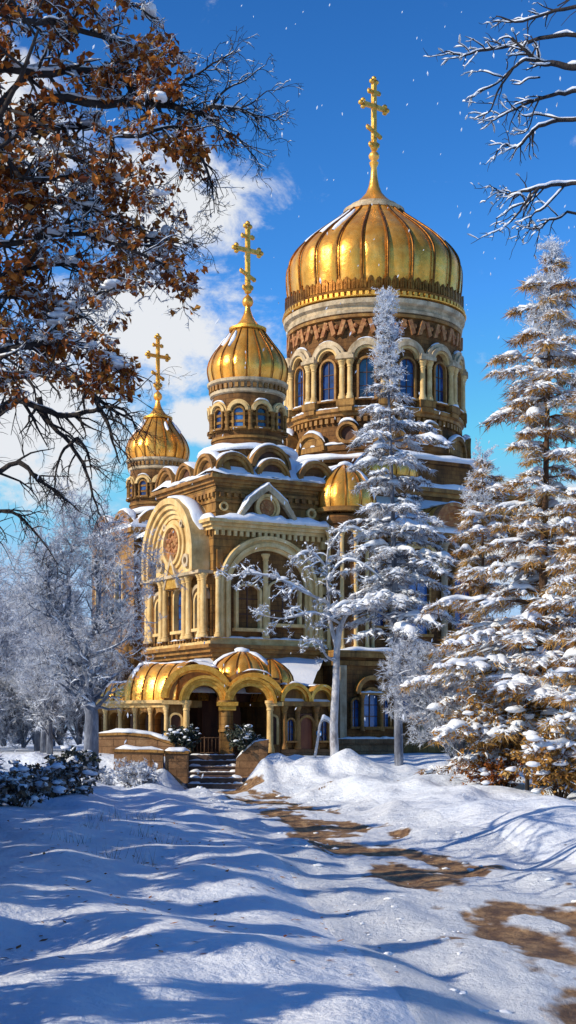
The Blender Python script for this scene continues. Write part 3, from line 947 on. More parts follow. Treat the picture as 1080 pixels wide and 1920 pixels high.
# tall windows and columns below it
for q in (.95, 2.95, 4.95):
    big = q == 2.95
    s = wst(q)
    arched_window(fw, s, 6.75, 8.2 if big else 7.9, .42 if big else .34, 'trim', .26, .12, 1.0, 1)
    a = MB()
    if big:
        a.mpoly(fw, [(s - .62, 8.62), (s + .62, 8.62), (s, 9.9)], .05, .60)
        part('window_gable', a, 'gold_rough')
        a = MB(); a.mpoly(fw, [(s - .78, 8.6), (s - .63, 8.6), (s, 9.88), (s + .63, 8.6), (s + .78, 8.6), (s, 10.14)], .05, .64); part('window_gable', a, 'pale')
    else:
        a.march(fw, s, 8.0, .5, .66, -.02, .3, n=14); part('archivolt', a, 'pale')
for q in (.12, .42, 1.55, 1.98, 3.92, 4.35, 5.55, 5.85):
    a = MB(); a.mcol(fw, wst(q), 6.32, 9.05, .13, .42); part('column', a, 'trim', True, 40)
a = MB(); a.mbox(fw, .02, BW - .004, 9.06, 9.19, -.02, .72); part('cornice', a, 'pale')
a = MB()
for i in range(20): a.mbox(fw, .1 + i * .3, .25 + i * .3, 6.2, 6.31, .2, .36)
part('dentil_band', a, 'ochre')

# ---- body of the church behind the corner block
f3 = plane(0, 1.2, 1, 0)
b = MB(); solid(b, 6.55, 15.6, 1.2, 17.2, .8, 11.9); solid(b, 2.6, 6.5, 6.05, 17.6, .8, 12.3); part('wall', b, 'brick')
b = MB(); solid(b, 8.6, 19.6, 3.9, 14.3, 11.95, 14.2); part('wall', b, 'brick')
b = MB(); solid(b, 2.2, 7.6, 13.2, 18.8, .8, 12.7); part('wall', b, 'wall')
b = MB()
band(b, 8.6, 19.6, 3.9, 14.3, [(14.0, 14.2, .15), (14.203, 14.4, .32)])
band(b, 2.2, 7.6, 13.2, 18.8, [(12.3, 12.5, .12), (12.503, 12.75, .3)])
band(b, 6.62, 15.6, 1.2, 17.2, [(11.4, 11.6, .1), (11.603, 11.85, .24)])
part('cornice', b, 'ochre')
# octagonal foot under the drum
b = MB(); b.lathe((MU, MW), [(5.7, 14.2), (5.7, 15.6), (5.85, 15.62), (5.85, 15.8), (5.5, 15.85), (4.7, 16.3)], 8, PI / 8, PI / 8 + 2 * PI); part('drum_foot', b, 'brick')
b = MB()
b.pad([Vector((MU + 5.75 * math.cos(PI / 8 + PI / 4 * i), MW + 5.75 * math.sin(PI / 8 + PI / 4 * i), 15.82)) for i in range(9)], .5, .3, 6, .3)
ledge_snow(b)
# snowy lean-to roofs
def snow_roof(pts_lo, pts_hi, thick=.22, n=14, m=6, seed=0):
    b = MB(); vs = []
    for i in range(n + 1):
        lo = pts_lo[0].lerp(pts_lo[1], i / n); hi = pts_hi[0].lerp(pts_hi[1], i / n)
        for j in range(m + 1):
            p = lo.lerp(hi, j / m)
            p.z += thick * (.6 + .5 * noise.noise(p * .8 + Vector((seed, 0, 0)))) * (0.35 if j == 0 else 1)
            vs.append(p)
        vs.append(lo + Vector((0, 0, -.12)))
    k = m + 2
    fs = []
    for i in range(n):
        for j in range(m): fs.append((i * k + j, (i + 1) * k + j, (i + 1) * k + j + 1, i * k + j + 1))
        fs.append((i * k + m + 1, (i + 1) * k + m + 1, (i + 1) * k, i * k))
    b.add(vs, fs)
    return part('snow_roof', b, 'snow', True)
V = Vector
snow_roof((V((6.6, .95, 11.9)), V((15.8, .95, 11.9))), (V((6.6, 3.95, 13.7)), V((15.8, 3.95, 13.7))), seed=1)
snow_roof((V((2.3, 6.0, 12.3)), V((2.3, 13.2, 12.3))), (V((6.5, 6.0, 14.6)), V((6.5, 13.2, 14.6))), seed=2)
snow_roof((V((6.3, 3.4, 13.6)), V((6.3, 12.0, 13.6))), (V((9.2, 3.4, 15.2)), V((9.2, 12.0, 15.2))), seed=3)
snow_roof((V((8.2, 3.6, 14.42)), V((19.8, 3.6, 14.42))), (V((9.8, 5.2, 15.3)), V((18.5, 5.2, 15.3))), seed=4)
snow_roof((V((1.95, 19.0, 12.8)), V((1.95, 13.0, 12.8))), (V((3.3, 17.6, 13.6)), V((3.3, 14.4, 13.6))), seed=5)
snow_roof((V((1.95, 13.0, 12.8)), V((7.8, 13.0, 12.8))), (V((3.4, 14.4, 13.6)), V((6.4, 14.4, 13.6))), seed=6)
f4 = plane(2.2, 18.8, 0, -1); f5 = plane(2.2, 13.2, 1, 0)
for s in (1.5, 4.1): kokoshnik(f4, s, 12.78, 1.15, -.5, .1, 'relief', 'ochre', .9, True, s)
for s in (1.3, 3.7): kokoshnik(f5, s, 12.78, 1.1, -.5, .1, 'relief', 'ochre', .9, True, s)
for s in (1.5, 4.1): arched_window(f4, s, 8.5, 10.6, .4, 'trim')
for s in (1.4,): arched_window(f5, s, 8.5, 10.6, .4, 'trim')

# ---- gilded half domes and barrel hoods on the south roofs
def shell(u, w, z, r, h, n=12, seed=0, snow=True, squash=1.0):
    b = MB()
    pr = [(r * x, z + h * y) for x, y in ((1.0, 0), (1.03, .18), (.98, .38), (.82, .60), (.58, .78), (.3, .92), (.08, 1.0))]
    b.lathe((u, w), pr, n * 6, mod=lambda t, z_: 1 - .055 * (1 - abs(math.sin(n * t / 2))) ** 2)
    d = part('shell_dome', b, 'gold', True)
    for k in range(n):
        t = 2 * PI * k / n
        q = MB(); q.tube([V((u + (rr + .01) * math.cos(t), w + (rr + .01) * math.sin(t), zz)) for rr, zz in pr], .028, 5)
        part('rib', q, 'gold_dark', True, parent=d)
    b = MB(); b.lathe((u, w), [(r * .95, z - .25), (r * 1.1, z - .22), (r * 1.12, z - .04), (r * .98, z)], n * 4); part('rim', b, 'ochre', True, 40, parent=d)
    if snow:
        va_ = view_angle(u, w)
        g = MB()
        for q in (-1.25, 1.2, 2.6):
            g.pad([V((u + (rr + .02) * math.cos(va_ + q), w + (rr + .02) * math.sin(va_ + q), zz)) for rr, zz in pr[1:]], r * .2, .1, seed + q)
        g.blob(V((u, w, z + h)), (r * .25, r * .25, .14), seed, .3)
        part('snow_patch', g, 'snow', True, parent=d)
    return d
shell(6.75, .15, 12.3, 1.36, 2.05, 12, 1)
b = MB(); b.lathe((6.75, .15), [(1.2, .8), (1.2, 5.4), (1.34, 5.45), (1.34, 5.8), (1.2, 5.86), (1.2, 11.5), (1.3, 11.55), (1.34, 11.8), (1.2, 12.0)], 40); part('apse_wall', b, 'brick', True, 30)
for k in range(6):
    f_ = curved(6.75, .15, 1.2, view_angle(6.75, .15) - 1.1 + k * .5)
    a = MB(); a.mcol(f_, 0, 5.9, 11.2, .09, .06); part('colonnette', a, 'trim', True, 40)
    a = MB(); a.march(f_, .3, 11.0, .2, .29, -.02, .12, n=10); part('blind_arch', a, 'trim')
shell(11.2, 3.6, 14.55, 1.6, 1.6, 14, 2)
def hood(f, s, z, r, o0, o1, m='gold', ring='ochre', seed=0, fill='dark', q=1.0, ribs=4, snow=True, openw=.68, zleg=None):
    """barrel vault roof with its arched front"""
    a = MB()
    n = 20; vs = []; fs = []
    ks = [o0 + (o1 - o0) * i / 12 for i in range(13)]
    for i, o in enumerate(ks):
        bulge = 1 + .035 * math.sin(PI * ((i * ribs / 12.0) % 1.0))
        for j in range(n + 1):
            t = PI * j / n
            vs.append(f(s + r * bulge * math.cos(t), z + r * q * bulge * math.sin(t), o))
    for i in range(12):
        for j in range(n): fs.append((i * (n + 1) + j, i * (n + 1) + j + 1, (i + 1) * (n + 1) + j + 1, (i + 1) * (n + 1) + j))
    a.add(vs, fs)
    h_ = part('barrel_roof', a, m, True)
    a = MB()
    a.march(f, s, z, r * openw, r * .86, o1 - .3, o1 + .06, n=20, q0=q, q1=q, zleg=zleg)
    a.march(f, s, z, r * .865, r * 1.04, o1 - .3, o1 + .16, n=20, q0=q, q1=q)
    part('arch_ring', a, ring, parent=h_)
    if fill:
        a = MB(); a.mfill(f, s, z, r * (openw + .02), z - .01, o1 - .2, q); part('tympanum', a, fill, parent=h_)
    for k in range(1, ribs):
        o = o0 + (o1 - o0) * k / ribs
        t_ = MB(); t_.tube([f(s + r * 1.01 * math.cos(PI * j / n), z + r * q * 1.01 * math.sin(PI * j / n), o) for j in range(n + 1)], .025, 5)
        part('rib', t_, 'gold_dark', True, parent=h_)
    if snow:
        g = MB()
        for k in range(2):
            tt = PI * (.5 + .12 * (k - .5) * 2)
            g.pad([f(s + r * 1.03 * math.cos(tt + .1 * math.sin(i)), z + r * q * 1.03 * math.sin(tt), o0 + (o1 - o0) * i / 8) for i in range(9)], r * .3, .09, seed + k, .6)
        g.mpad_arch(f, s, z, r * 1.05, o1 + .03, .12, .06, .3, .62, seed)
        part('snow_cap', g, 'snow', True, parent=h_)
    return h_
hood(f3, 13.2, 12.1, 1.05, -3.0, .5, 'gold_rough', 'relief', 2, 'relief', openw=.6)
kokoshnik(f3, 11.4, 9.9, 1.25, -.3, .35, 'brick', 'trim', 1.15, True, 3)
for (s, zb, zs, r) in ((9.0, 7.2, 9.6, .5), (11.4, 6.9, 9.2, .6), (14.0, 7.2, 9.6, .5), (10.6, 2.9, 4.4, .5), (12.6, 2.9, 4.4, .5), (14.4, 2.9, 4.4, .5)):
    arched_window(f3, s, zb, zs, r, 'wall', .22, .12)
for s in (8.0, 9.9, 12.9, 15.2): a = MB(); a.mcol(f3, s, 6.1, 11.3, .16, .2); part('column', a, 'pale', True, 40)
for s in (9.9, 11.6, 13.5, 15.2): a = MB(); a.mcol(f3, s, 2.0, 5.6, .16, .2); part('column', a, 'pale', True, 40)
b = MB(); b.mbox(f3, 6.7, 15.7, 5.7, 5.95, -.02, .3); b.mbox(f3, 6.7, 15.7, 1.0, 1.95, -.02, .2); part('string_course', b, 'wall')
# lower bay right of the porch
fb = plane(5.5, -1.3, 1, 0)
b = MB(); b.mbox(fb, 0, 3.2, .8, 5.55, -2.6, 0); part('bay_wall', b, 'brick')
b = MB(); b.mbox(fb, -.12, 3.32, .8, 1.75, -2.5, .14); b.mbox(fb, -.2, 3.4, 1.753, 1.95, -2.5, .22); part('plinth', b, 'stone')
b = MB(); b.mbox(fb, -.12, 3.32, 5.2, 5.4, -2.5, .12); b.mbox(fb, -.28, 3.48, 5.553, 5.85, -2.5, .3); part('cornice', b, 'wall')
for q in ((.02, .36), (2.9, 3.18)):
    b = MB(); b.mbox(fb, q[0], q[1], 1.96, 5.19, -.02, .12); part('pilaster', b, 'pale')
arched_window(fb, 1.6, 2.5, 3.7, .42, 'wall', .26, .13)
for s in (.82, 2.4): arched_window(fb, s, 2.5, 3.5, .2, 'wall', .2, .09)
a = MB(); a.march(fb, 1.6, 3.95, .62, .82, -.02, .3, n=16); a.mpoly(fb, [(.95, 3.9), (2.25, 3.9), (2.25, 3.99), (.95, 3.99)], -.02, .36); part('archivolt', a, 'ochre')
for s in (1.08, 2.12): a = MB(); a.mcol(fb, s, 2.3, 3.88, .09, .24); part('column', a, 'ochre', True, 40)
sn = MB(); sn.mpad(fb, -.2, 3.4, 5.87, -.1, .45, .2, 3, 14); sn.mpad(fb, -.15, 3.35, 1.96, .1, .13, .1, 4, 14); sn.mpad(fb, .9, 2.3, 4.0, .18, .14, .1, 5, 8); ledge_snow(sn)

# ---- porch
pa = math.radians(5)
fp = wplane(-2.65, 60.1, pa)
F0 = 1.3
b = MB(); b.mbox(fp, -2.45, 2.45, .5, 1.3, -5.5, .55); b.mbox(fp, -2.4, 2.4, 1.303, 1.4, -5.5, -.6); part('porch_floor', b, 'step')
A1, A2 = -.72, 1.12
ZT = 3.5
b = MB(); b.mbox(fp, -2.3, A1 - .6, 1.41, ZT, -.9, 0); part('pier', b, 'ochre')
b = MB(); b.mbox(fp, A2 + .68, 2.35, 1.41, ZT, -.9, 0); part('pier', b, 'ochre')
b = MB(); b.mbox(fp, A1 + .6, A2 - .68, 2.2, ZT, -.6, .0); part('pier', b, 'wall')
# wall over the openings
b = MB()
def arch_wall(b, f, s0, s1, sc, zs, r, zt, o0, o1, n=20):
    pts = [(sc + r * math.cos(PI - PI * i / n), zs + r * math.sin(PI - PI * i / n)) for i in range(n + 1)]
    for (p, q) in zip(pts[:-1], pts[1:]):
        b.mpoly(f, [(p[0], p[1]), (q[0], q[1]), (q[0], zt), (p[0], zt)], o0, o1)
    b.mbox(f, s0, sc - r, zs, zt, o0, o1); b.mbox(f, sc + r, s1, zs, zt, o0, o1)
arch_wall(b, fp, -2.3, .2, A1, ZT, .60, 4.35, -.9, -.02)
arch_wall(b, fp, .2, 2.35, A2, ZT - .1, .68, 4.35, -.9, -.02)
part('porch_wall', b, 'ochre')
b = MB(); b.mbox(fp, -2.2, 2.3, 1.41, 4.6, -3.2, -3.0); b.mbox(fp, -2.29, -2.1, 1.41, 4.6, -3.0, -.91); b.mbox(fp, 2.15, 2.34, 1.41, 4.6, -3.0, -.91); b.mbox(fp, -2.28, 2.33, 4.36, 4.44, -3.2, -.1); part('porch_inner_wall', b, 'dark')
for s in (A1, A2):
    a = MB(); a.march(fp, s, 3.2, .62, .78, -3.0, -2.8, zleg=1.42, n=14); dd = part('door', a, 'door')
    a = MB()
    a.mfill(fp, s, 3.2, .62, 1.42, -2.9); a.mbox(fp, s - .03, s + .03, 1.45, 3.8, -2.9, -2.84)
    for z in (1.6, 2.45): 
        for q in (-.33, .33): a.mbox(fp, s + q - .2, s + q + .2, z, z + .65, -2.9, -2.85)
    part('door_leaf', a, 'door', parent=dd)
# columns
for (s, r) in ((A1 - .72, .13), (A1 + .86, .2), (A2 + .8, .13)):
    a = MB(); a.mcol(fp, s, 1.42 if r < .2 else 2.25, ZT + .02, r, .16, cap=.45)
    part('column', a, 'trim' if r < .2 else 'wall', True, 40)
a = MB()
a.mbox(fp, A1 + .5, A2 - .5, 3.30, 3.46, -.5, .46); a.mbox(fp, A1 + .58, A2 - .58, 3.12, 3.29, -.5, .38)
part('capital', a, 'gold_rough')
a = MB(); a.mbox(fp, A1 + .62, A2 - .7, 1.31, 2.2, -.4, .4); part('pedestal', a, 'wall')
a = MB()
a.mbox(fp, -2.42, A1 - .62, 3.36, 3.52, -.2, .32); a.mbox(fp, A2 + .7, 2.45, 3.30, 3.46, -.2, .32)
part('capital', a, 'trim')
for (s, w_) in ((-1.86, .2), (2.06, .13)):
    a = MB(); a.march(fp, s, 2.75, w_, w_ + .09, -.01, .12, zleg=1.75, n=12); nb_ = part('niche', a, 'trim')
    a = MB(); a.mfill(fp, s, 2.75, w_ + .01, 1.75, .012); part('niche_back', a, 'dark', parent=nb_)
for s in (-2.24, -1.48):
    a = MB(); a.mcol(fp, s, 1.42, 3.35, .075, .1, cap=.3); part('column', a, 'trim', True, 40)
a = MB(); a.mbox(fp, -2.36, -1.36, 1.43, 1.62, -.1, .2); part('plinth', a, 'wall')
# gilded hoods over the two arches
hood(fp, A1 - .28, 3.62, 1.42, -3.9, -.06, 'gold', 'gold_rough', 1, None, .92, 5, True, .80)
hood(fp, A2 + .15, 3.5, 1.20, -3.9, -.06, 'gold', 'gold_rough', 4, None, .92, 5, True, .80)
for (s, zz, r, ro) in ((A1, ZT, .62, 1.02), (A2, ZT - .1, .70, 1.06)):
    a = MB()
    a.march(fp, s, zz, r, r + .16, -.02, .22, n=22); a.march(fp, s, zz, r + .165, ro - .12, -.02, .30, n=22); a.march(fp, s, zz, ro - .115, ro, -.02, .40, n=22)
    part('arch_ring', a, 'gold_rough')
    a = MB(); a.march(fp, s, zz, r + .01, ro + .28, -.5, -.03, n=22); part('spandrel', a, 'ochre')
def wshell(x, y, z, r, h, n, seed, snow=True):
    p = WL @ V((x, y, 0)); return shell(p.x, p.y, z, r, h, n, seed, snow)
wshell(-1.9, 61.6, 4.35, 1.35, 1.25, 14, 3)
wshell(-.75, 61.5, 4.1, .95, 1.15, 12, 4, False)
# back roof of the porch: snow sloping up to the church
snow_roof((WL @ V((-4.8, 60.6, 4.0)), WL @ V((.9, 61.6, 3.9))), (WL @ V((-4.0, 64.0, 5.3)), WL @ V((1.6, 66.4, 5.4))), seed=8)
# right wing
fr_ = wplane(-.32, 60.35, math.radians(32))
b = MB(); b.mbox(fr_, 0, 2.5, .8, 3.3, -3.4, 0); part('wing_wall', b, 'brick')
b = MB(); b.mbox(fr_, -.05, 2.58, 3.303, 3.5, -3.4, .2); part('cornice', b, 'ochre')
b = MB(); b.mbox(fr_, -.02, 2.56, .7, 1.55, -3.3, .12); part('plinth', b, 'stone')
a = MB(); a.mbox(fr_, .9, 1.5, 1.56, 3.0, .0, .05); dd = part('door', a, 'door')
a = MB(); a.march(fr_, 1.2, 2.55, .3, .4, 0, .16, zleg=1.56, n=12); part('door_frame', a, 'ochre', parent=dd)
for s in (.12, .75, 1.65, 2.4): a = MB(); a.mcol(fr_, s, 1.56, 3.29, .1, .13); part('column', a, 'ochre', True, 40)
arched_window(fr_, 2.02, 1.9, 2.6, .2, 'ochre', .16, .07)
arched_window(fr_, .43, 1.9, 2.6, .17, 'ochre', .16, .07)
hood(fr_, .62, 3.5, .72, -2.2, .1, 'gold', 'gold_rough', 6, 'ochre', 1.0, 4, True, .7)
hood(fr_, 1.95, 3.5, .62, -2.2, .1, 'gold', 'gold_rough', 7, 'ochre', 1.1, 4, True, .7)
snow_roof((fr_(-.1, 3.5, .05), fr_(2.6, 3.5, .05)), (fr_(-.1, 4.5, -2.6), fr_(2.6, 4.7, -3.2)), .15, seed=9)
# left wing: arcade under a long gilded vault
LA = math.atan2(60.2 - 62.6, -4.85 - (-8.2))
fl = wplane(-8.2, 62.6, LA)
LL = math.hypot(60.2 - 62.6, -4.85 + 8.2)
b = MB(); b.mbox(fl, 0, LL, .6, 1.45, -2.6, .1); part('plinth', b, 'stone')
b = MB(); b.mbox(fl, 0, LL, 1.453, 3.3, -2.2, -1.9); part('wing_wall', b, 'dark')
b = MB(); b.mbox(fl, -.1, LL, 3.253, 3.42, -2.2, .06); b.mbox(fl, -.18, LL, 3.423, 3.55, -2.2, .2); part('cornice', b, 'trim')
nb = 5
b = MB()
for k in range(nb):
    sc = (k + .5) * LL / nb
    arch_wall(b, fl, k * LL / nb, (k + 1) * LL / nb, sc, 2.78, .29, 3.25, -.4, 0)
part('arcade', b, 'ochre')
for k in range(nb + 1):
    s = k * LL / nb
    a = MB(); a.mbox(fl, max(0, s - .12), min(LL, s + .12), 1.46, 2.78, -.4, -.03); part('pier', a, 'wall')
for k in range(nb + 1):
    a = MB(); a.mcol(fl, k * LL / nb, 1.46, 3.24, .085, .1); part('column', a, 'trim', True, 40)
for k in (1, 3): arched_window(fl, (k + .5) * LL / nb, 1.9, 2.6, .2, 'trim', -1.75 + .0, .08) if False else None
fv = wplane(-8.2 + 1.15 * math.cos(LA), 62.6 + 1.15 * math.sin(LA), LA + PI / 2 * -1)   # vault axis along the wing
def vault_along(f, s0, s1, o, z, r, q, ribs, seed):
    """barrel along the wing with a rounded left end"""
    a = MB(); n = 18; vs = []; fs = []
    st = []
    for i in range(9): 
        t = PI / 2 * i / 8; st.append((s0 + r * (1 - math.cos(PI / 2 - t)) if False else s0 + r * (1 - math.cos(t)), max(.02, math.sin(t))))
    m2 = ribs * 5
    for i in range(1, m2 + 1): st.append((s0 + r + (s1 - s0 - r) * i / m2, 1 + .04 * math.sin(PI * ((i / 5.0) % 1.0))))
    for (s, k) in st:
        for j in range(n + 1):
            t = PI * j / n
            vs.append(f(s, z + r * q * k * math.sin(t), o + r * k * math.cos(t)))
    for i in range(len(st) - 1):
        for j in range(n): fs.append((i * (n + 1) + j, i * (n + 1) + j + 1, (i + 1) * (n + 1) + j + 1, (i + 1) * (n + 1) + j))
    a.add(vs, fs)
    v_ = part('vault', a, 'gold', True)
    for k in range(ribs + 1):
        s = s0 + r + (s1 - s0 - r) * k / ribs
        t_ = MB(); t_.tube([f(s, z + r * q * 1.01 * math.sin(PI * j / n), o + r * 1.01 * math.cos(PI * j / n)) for j in range(n + 1)], .035, 5)
        part('rib', t_, 'gold_dark', True, parent=v_)
    g = MB(); g.pad([f(s0 + .3 * r + (s1 - s0) * i / 12, z + r * q * (1.0 if i > 2 else .8 + .1 * i), o + .1 * math.sin(i)) for i in range(12)], r * .32, .1, seed, .7)
    g.pad([f(s0 + r * .9, z + r * q * 1.02 * math.sin(PI * j / 10), o + r * 1.02 * math.cos(PI * j / 10)) for j in range(2, 7)], .12, .08, seed)
    part('snow_cap', g, 'snow', True, parent=v_)
vault_along(fl, 1.15, LL + .5, -1.0, 3.55, 1.05, 1.45, 4, 1)
vault_along(fl, -.15, 1.7, -.75, 3.4, .68, 1.35, 2, 2)

# ------------------------------------------------------------------ trees
def rvec(r): 
    return Vector((r.uniform(-1, 1), r.uniform(-1, 1), r.uniform(-1, 1)))
def bez(pts, n):
    """smooth line through points"""
    out = []
    k = len(pts)
    for i in range(k - 1):
        p0 = pts[max(i - 1, 0)]; p1 = pts[i]; p2 = pts[i + 1]; p3 = pts[min(i + 2, k - 1)]
        for j in range(n):
            t = j / n
            out.append(0.5 * (2 * p1 + (p2 - p0) * t + (2 * p0 - 5 * p1 + 4 * p2 - p3) * t * t + (3 * p1 - p0 - 3 * p2 + p3) * t ** 3))
    out.append(pts[-1])
    return out

def grow(p, d, L, r, lvl, maxl, rg, out, wig=.25, trop=Vector((0, 0, 0.05)), kids=(3, 4, 5, 5), ratio=.6, spread=.8, start=.3):
    """branching skeleton: appends (points, radii, level)"""
    n = max(3, 7 - lvl)
    pts = [p.copy()]; dd = d.normalized(); rad = [r]
    for i in range(n):
        dd = (dd + rvec(rg) * wig + trop).normalized()
        pts.append(pts[-1] + dd * (L / n)); rad.append(r * (1 - .8 * (i + 1) / n) + .0015)
    out.append((pts, rad, lvl))
    if lvl >= maxl: return
    for k in range(kids[min(lvl, len(kids) - 1)]):
        t = start + (1 - start) * (k + rg.random()) / kids[min(lvl, len(kids) - 1)]
        i = min(n - 1, int(t * n)); q = pts[i].lerp(pts[i + 1], t * n - i)
        ax = (pts[i + 1] - pts[i]).normalized()
        side = ax.cross(rvec(rg)).normalized()
        nd = (ax * (1 - spread * .5) + side * spread).normalized()
        grow(q, nd, L * ratio * rg.uniform(.7, 1.15) * (1.1 - .4 * t), max(.0025, rad[i] * .6), lvl + 1, maxl, rg, out, wig, trop, kids, ratio, spread, .2)

def limbs_to(mb, br, sides=(8, 6, 5, 3, 3, 3)):
    for pts, rad, l in br:
        mb.tube(pts, rad, sides[min(l, 5)], rnd.random())
def snow_on(mb, br, rg, minr=.0, prob=.7, wk=1.0, hk=1.2, minw=.012, steep=.75):
    for pts, rad, l in br:
        run = []; 
        for i in range(len(pts)):
            d = pts[min(i + 1, len(pts) - 1)] - pts[max(0, i - 1)]
            ok = d.length > 1e-6 and abs(d.normalized().z) < steep and rad[i] >= minr and rg.random() < .93
            if ok: run.append(i)
            if (not ok or i == len(pts) - 1):
                if len(run) > 1 and rg.random() < prob:
                    rr = max(minw, rad[run[len(run) // 2]] * wk)
                    mb.pad([pts[j] + Vector((0, 0, rad[j] * .75)) for j in run], rr, max(minw, rr * hk), rg.random() * 50, .5, True, max(rr * 1.2, (pts[1] - pts[0]).length * .6))
                run = []

def px_limb(pl, Y, r0, r1, rg, jit=.15, n=4):
    pts = []
    for i, q in enumerate(pl):
        y = q[2] if len(q) > 2 else Y + rg.uniform(-jit, jit) * 2
        pts.append(at(q[0], q[1], y))
    pts = bez(pts, n)
    k = len(pts)
    sc_ = (pts[-1] - pts[0]).length / k
    for i in range(1, k - 1): pts[i] = pts[i] + rvec(rg) * sc_ * .10
    return (pts, [r0 + (r1 - r0) * i / (k - 1) for i in range(k)], 1)

def sprout(limb, rg, out, per_m, L, maxl, start=.15, wig=.3, trop=Vector((0, 0, 0)), kids=(3, 3, 3), spread=.85, lvl=2, r=None, flatY=1.0):
    pts, rad, _ = limb
    tot = sum((b - a).length for a, b in zip(pts[:-1], pts[1:]))
    k = max(1, int(tot * per_m))
    for i in range(k):
        t = start + (1 - start) * (i + rg.random()) / k
        x = t * (len(pts) - 1); j = min(len(pts) - 2, int(x)); q = pts[j].lerp(pts[j + 1], x - j)
        ax = (pts[j + 1] - pts[j]).normalized()
        sd = ax.cross(rvec(rg)).normalized(); sd.y *= flatY
        grow(q, ax * .55 + sd * spread, L * rg.uniform(.5, 1.2) * (1.15 - .5 * t), r or max(.004, rad[j] * .5), lvl, maxl, rg, out, wig, trop, (0, 0) + kids, .6, .85, .2)

def leaves_on(mb, br, rg, minl, n, size, tip=False, lo=0.0, hi=1.0, spreadr=.05):
    for pts, rad, l in br:
        if l < minl: continue
        for i in range(n):
            x = rg.uniform(.25, 1) * (len(pts) - 1); j = min(len(pts) - 2, int(x))
            p = pts[j].lerp(pts[j + 1], x - j) + rvec(rg) * spreadr
            mb.leaf(p, size * rg.uniform(.5, 1.35), rg, lo + (hi - lo) * min(1, max(0, rg.gauss(.45, .25))))

# ---- old oak on the left: autumn leaves still on it, snow on every limb
rg = random.Random(3)
YO = 20.0
tx = at(-150, 900, YO)
base = Vector((tx.x, YO, gz(tx.x, YO)))
oak = thing('oak_tree', 'large oak on the left, rusty brown leaves and snow still on its spreading limbs', 'tree', base)
IV = Matrix.Translation(-base)
def loc(br): return [([p - base for p in pts], rad, l) for pts, rad, l in br]
tr = [([base + Vector((0, 0, -.3)), base + Vector((.03, 0, 1.5)), base + Vector((-.05, .1, 3.5)), base + Vector((.05, .1, 5.5)), base + Vector((.0, 0, 8)), base + Vector((.1, .1, 10.5)), base + Vector((.2, .1, 13))], [.34, .27, .24, .21, .17, .11, .03], 0)]
T = lambda z: (-150, 1375 - (z - EYE) * F / YO)
leafy = [
    ([T(8.2), (-40, 160), (70, 140), (170, 135), (250, 160), (300, 190)], .075, .02),
    ([T(8.8), (-60, 60), (60, 40), (190, 70), (270, 110), (330, 120)], .07, .015),
    ([T(7.2), (-40, 300), (60, 250), (150, 235), (240, 255), (330, 240), (370, 280)], .07, .012),
    ([T(6.6), (-50, 420), (60, 380), (150, 385), (230, 415), (290, 450), (325, 425)], .065, .008),
    ([T(6.2), (-60, 500), (60, 450), (160, 440), (250, 470), (310, 500), (338, 545)], .055, .006),
    ([T(5.8), (-50, 560), (80, 500), (150, 500), (205, 520), (225, 545)], .05, .008),
    ([T(5.2), (-40, 700), (72, 640), (125, 590), (165, 560), (215, 540)], .06, .01),
    ([T(5.0), (-40, 690), (60, 650), (120, 640), (180, 660), (225, 700)], .05, .006),
    ([T(7.6), (-60, 230), (40, 330), (130, 330), (215, 340), (300, 370)], .05, .006),
    ([T(9.4), (-80, -20), (60, -30), (200, -10), (300, 40)], .07, .01),
    ([T(10), (-90, -120), (40, -110), (160, -60)], .07, .01),
    ([T(5.6), (-120, 620), (-20, 560), (60, 560), (120, 575)], .05, .008),
    ([T(6.9), (-120, 380), (-40, 340), (30, 350), (100, 300)], .05, .008),
]
bare = [
    ([T(8.0), (0, 190), (160, 130, 20), (245, 160), (300, 172), (350, 150), (400, 120), (440, 95)], .05, .006),
    ([T(7.6), (40, 220), (200, 195), (300, 195), (345, 208), (375, 212), (400, 200), (440, 205), (475, 215), (520, 226)], .07, .006),
    ([(375, 212), (405, 235), (440, 255), (470, 285), (492, 318)], .025, .004),
    ([(400, 198), (420, 170), (460, 150), (500, 120)], .02, .004),
    ([(440, 205), (470, 195), (500, 172), (525, 168)], .014, .003),
    ([(475, 215), (490, 240), (510, 265)], .01, .003),
    ([(330, 240), (355, 270), (380, 300), (395, 340), (400, 372), (402, 400)], .035, .004),
    ([(345, 258), (370, 310), (385, 345), (412, 352)], .02, .003),
    ([(352, 268), (340, 310), (330, 350)], .012, .003),
    ([(405, 235), (420, 262), (435, 292)], .012, .003),
    ([T(6.0), (100, 430), (240, 460), (320, 455), (400, 455)], .03, .003),
    ([T(6.8), (60, 330), (170, 310), (200, 350), (245, 370), (290, 355)], .03, .004),
]
L1 = [px_limb(*a, ) if False else px_limb(a[0], YO, a[1], a[2], rg, .35) for a in leafy]
L2 = [px_limb(a[0], YO, a[1], a[2], rg, .12) for a in bare]
tw = []
for l in L1: sprout(l, rg, tw, 6.5, .66, 4, .12, .32, V((0, 0, -.04)), (3, 3), .9, flatY=1.0)
tb = []
for l in L2: sprout(l, rg, tb, 7, .5, 4, .3, .35, V((.03, 0, -.10)), (3, 2), .7, flatY=.5)
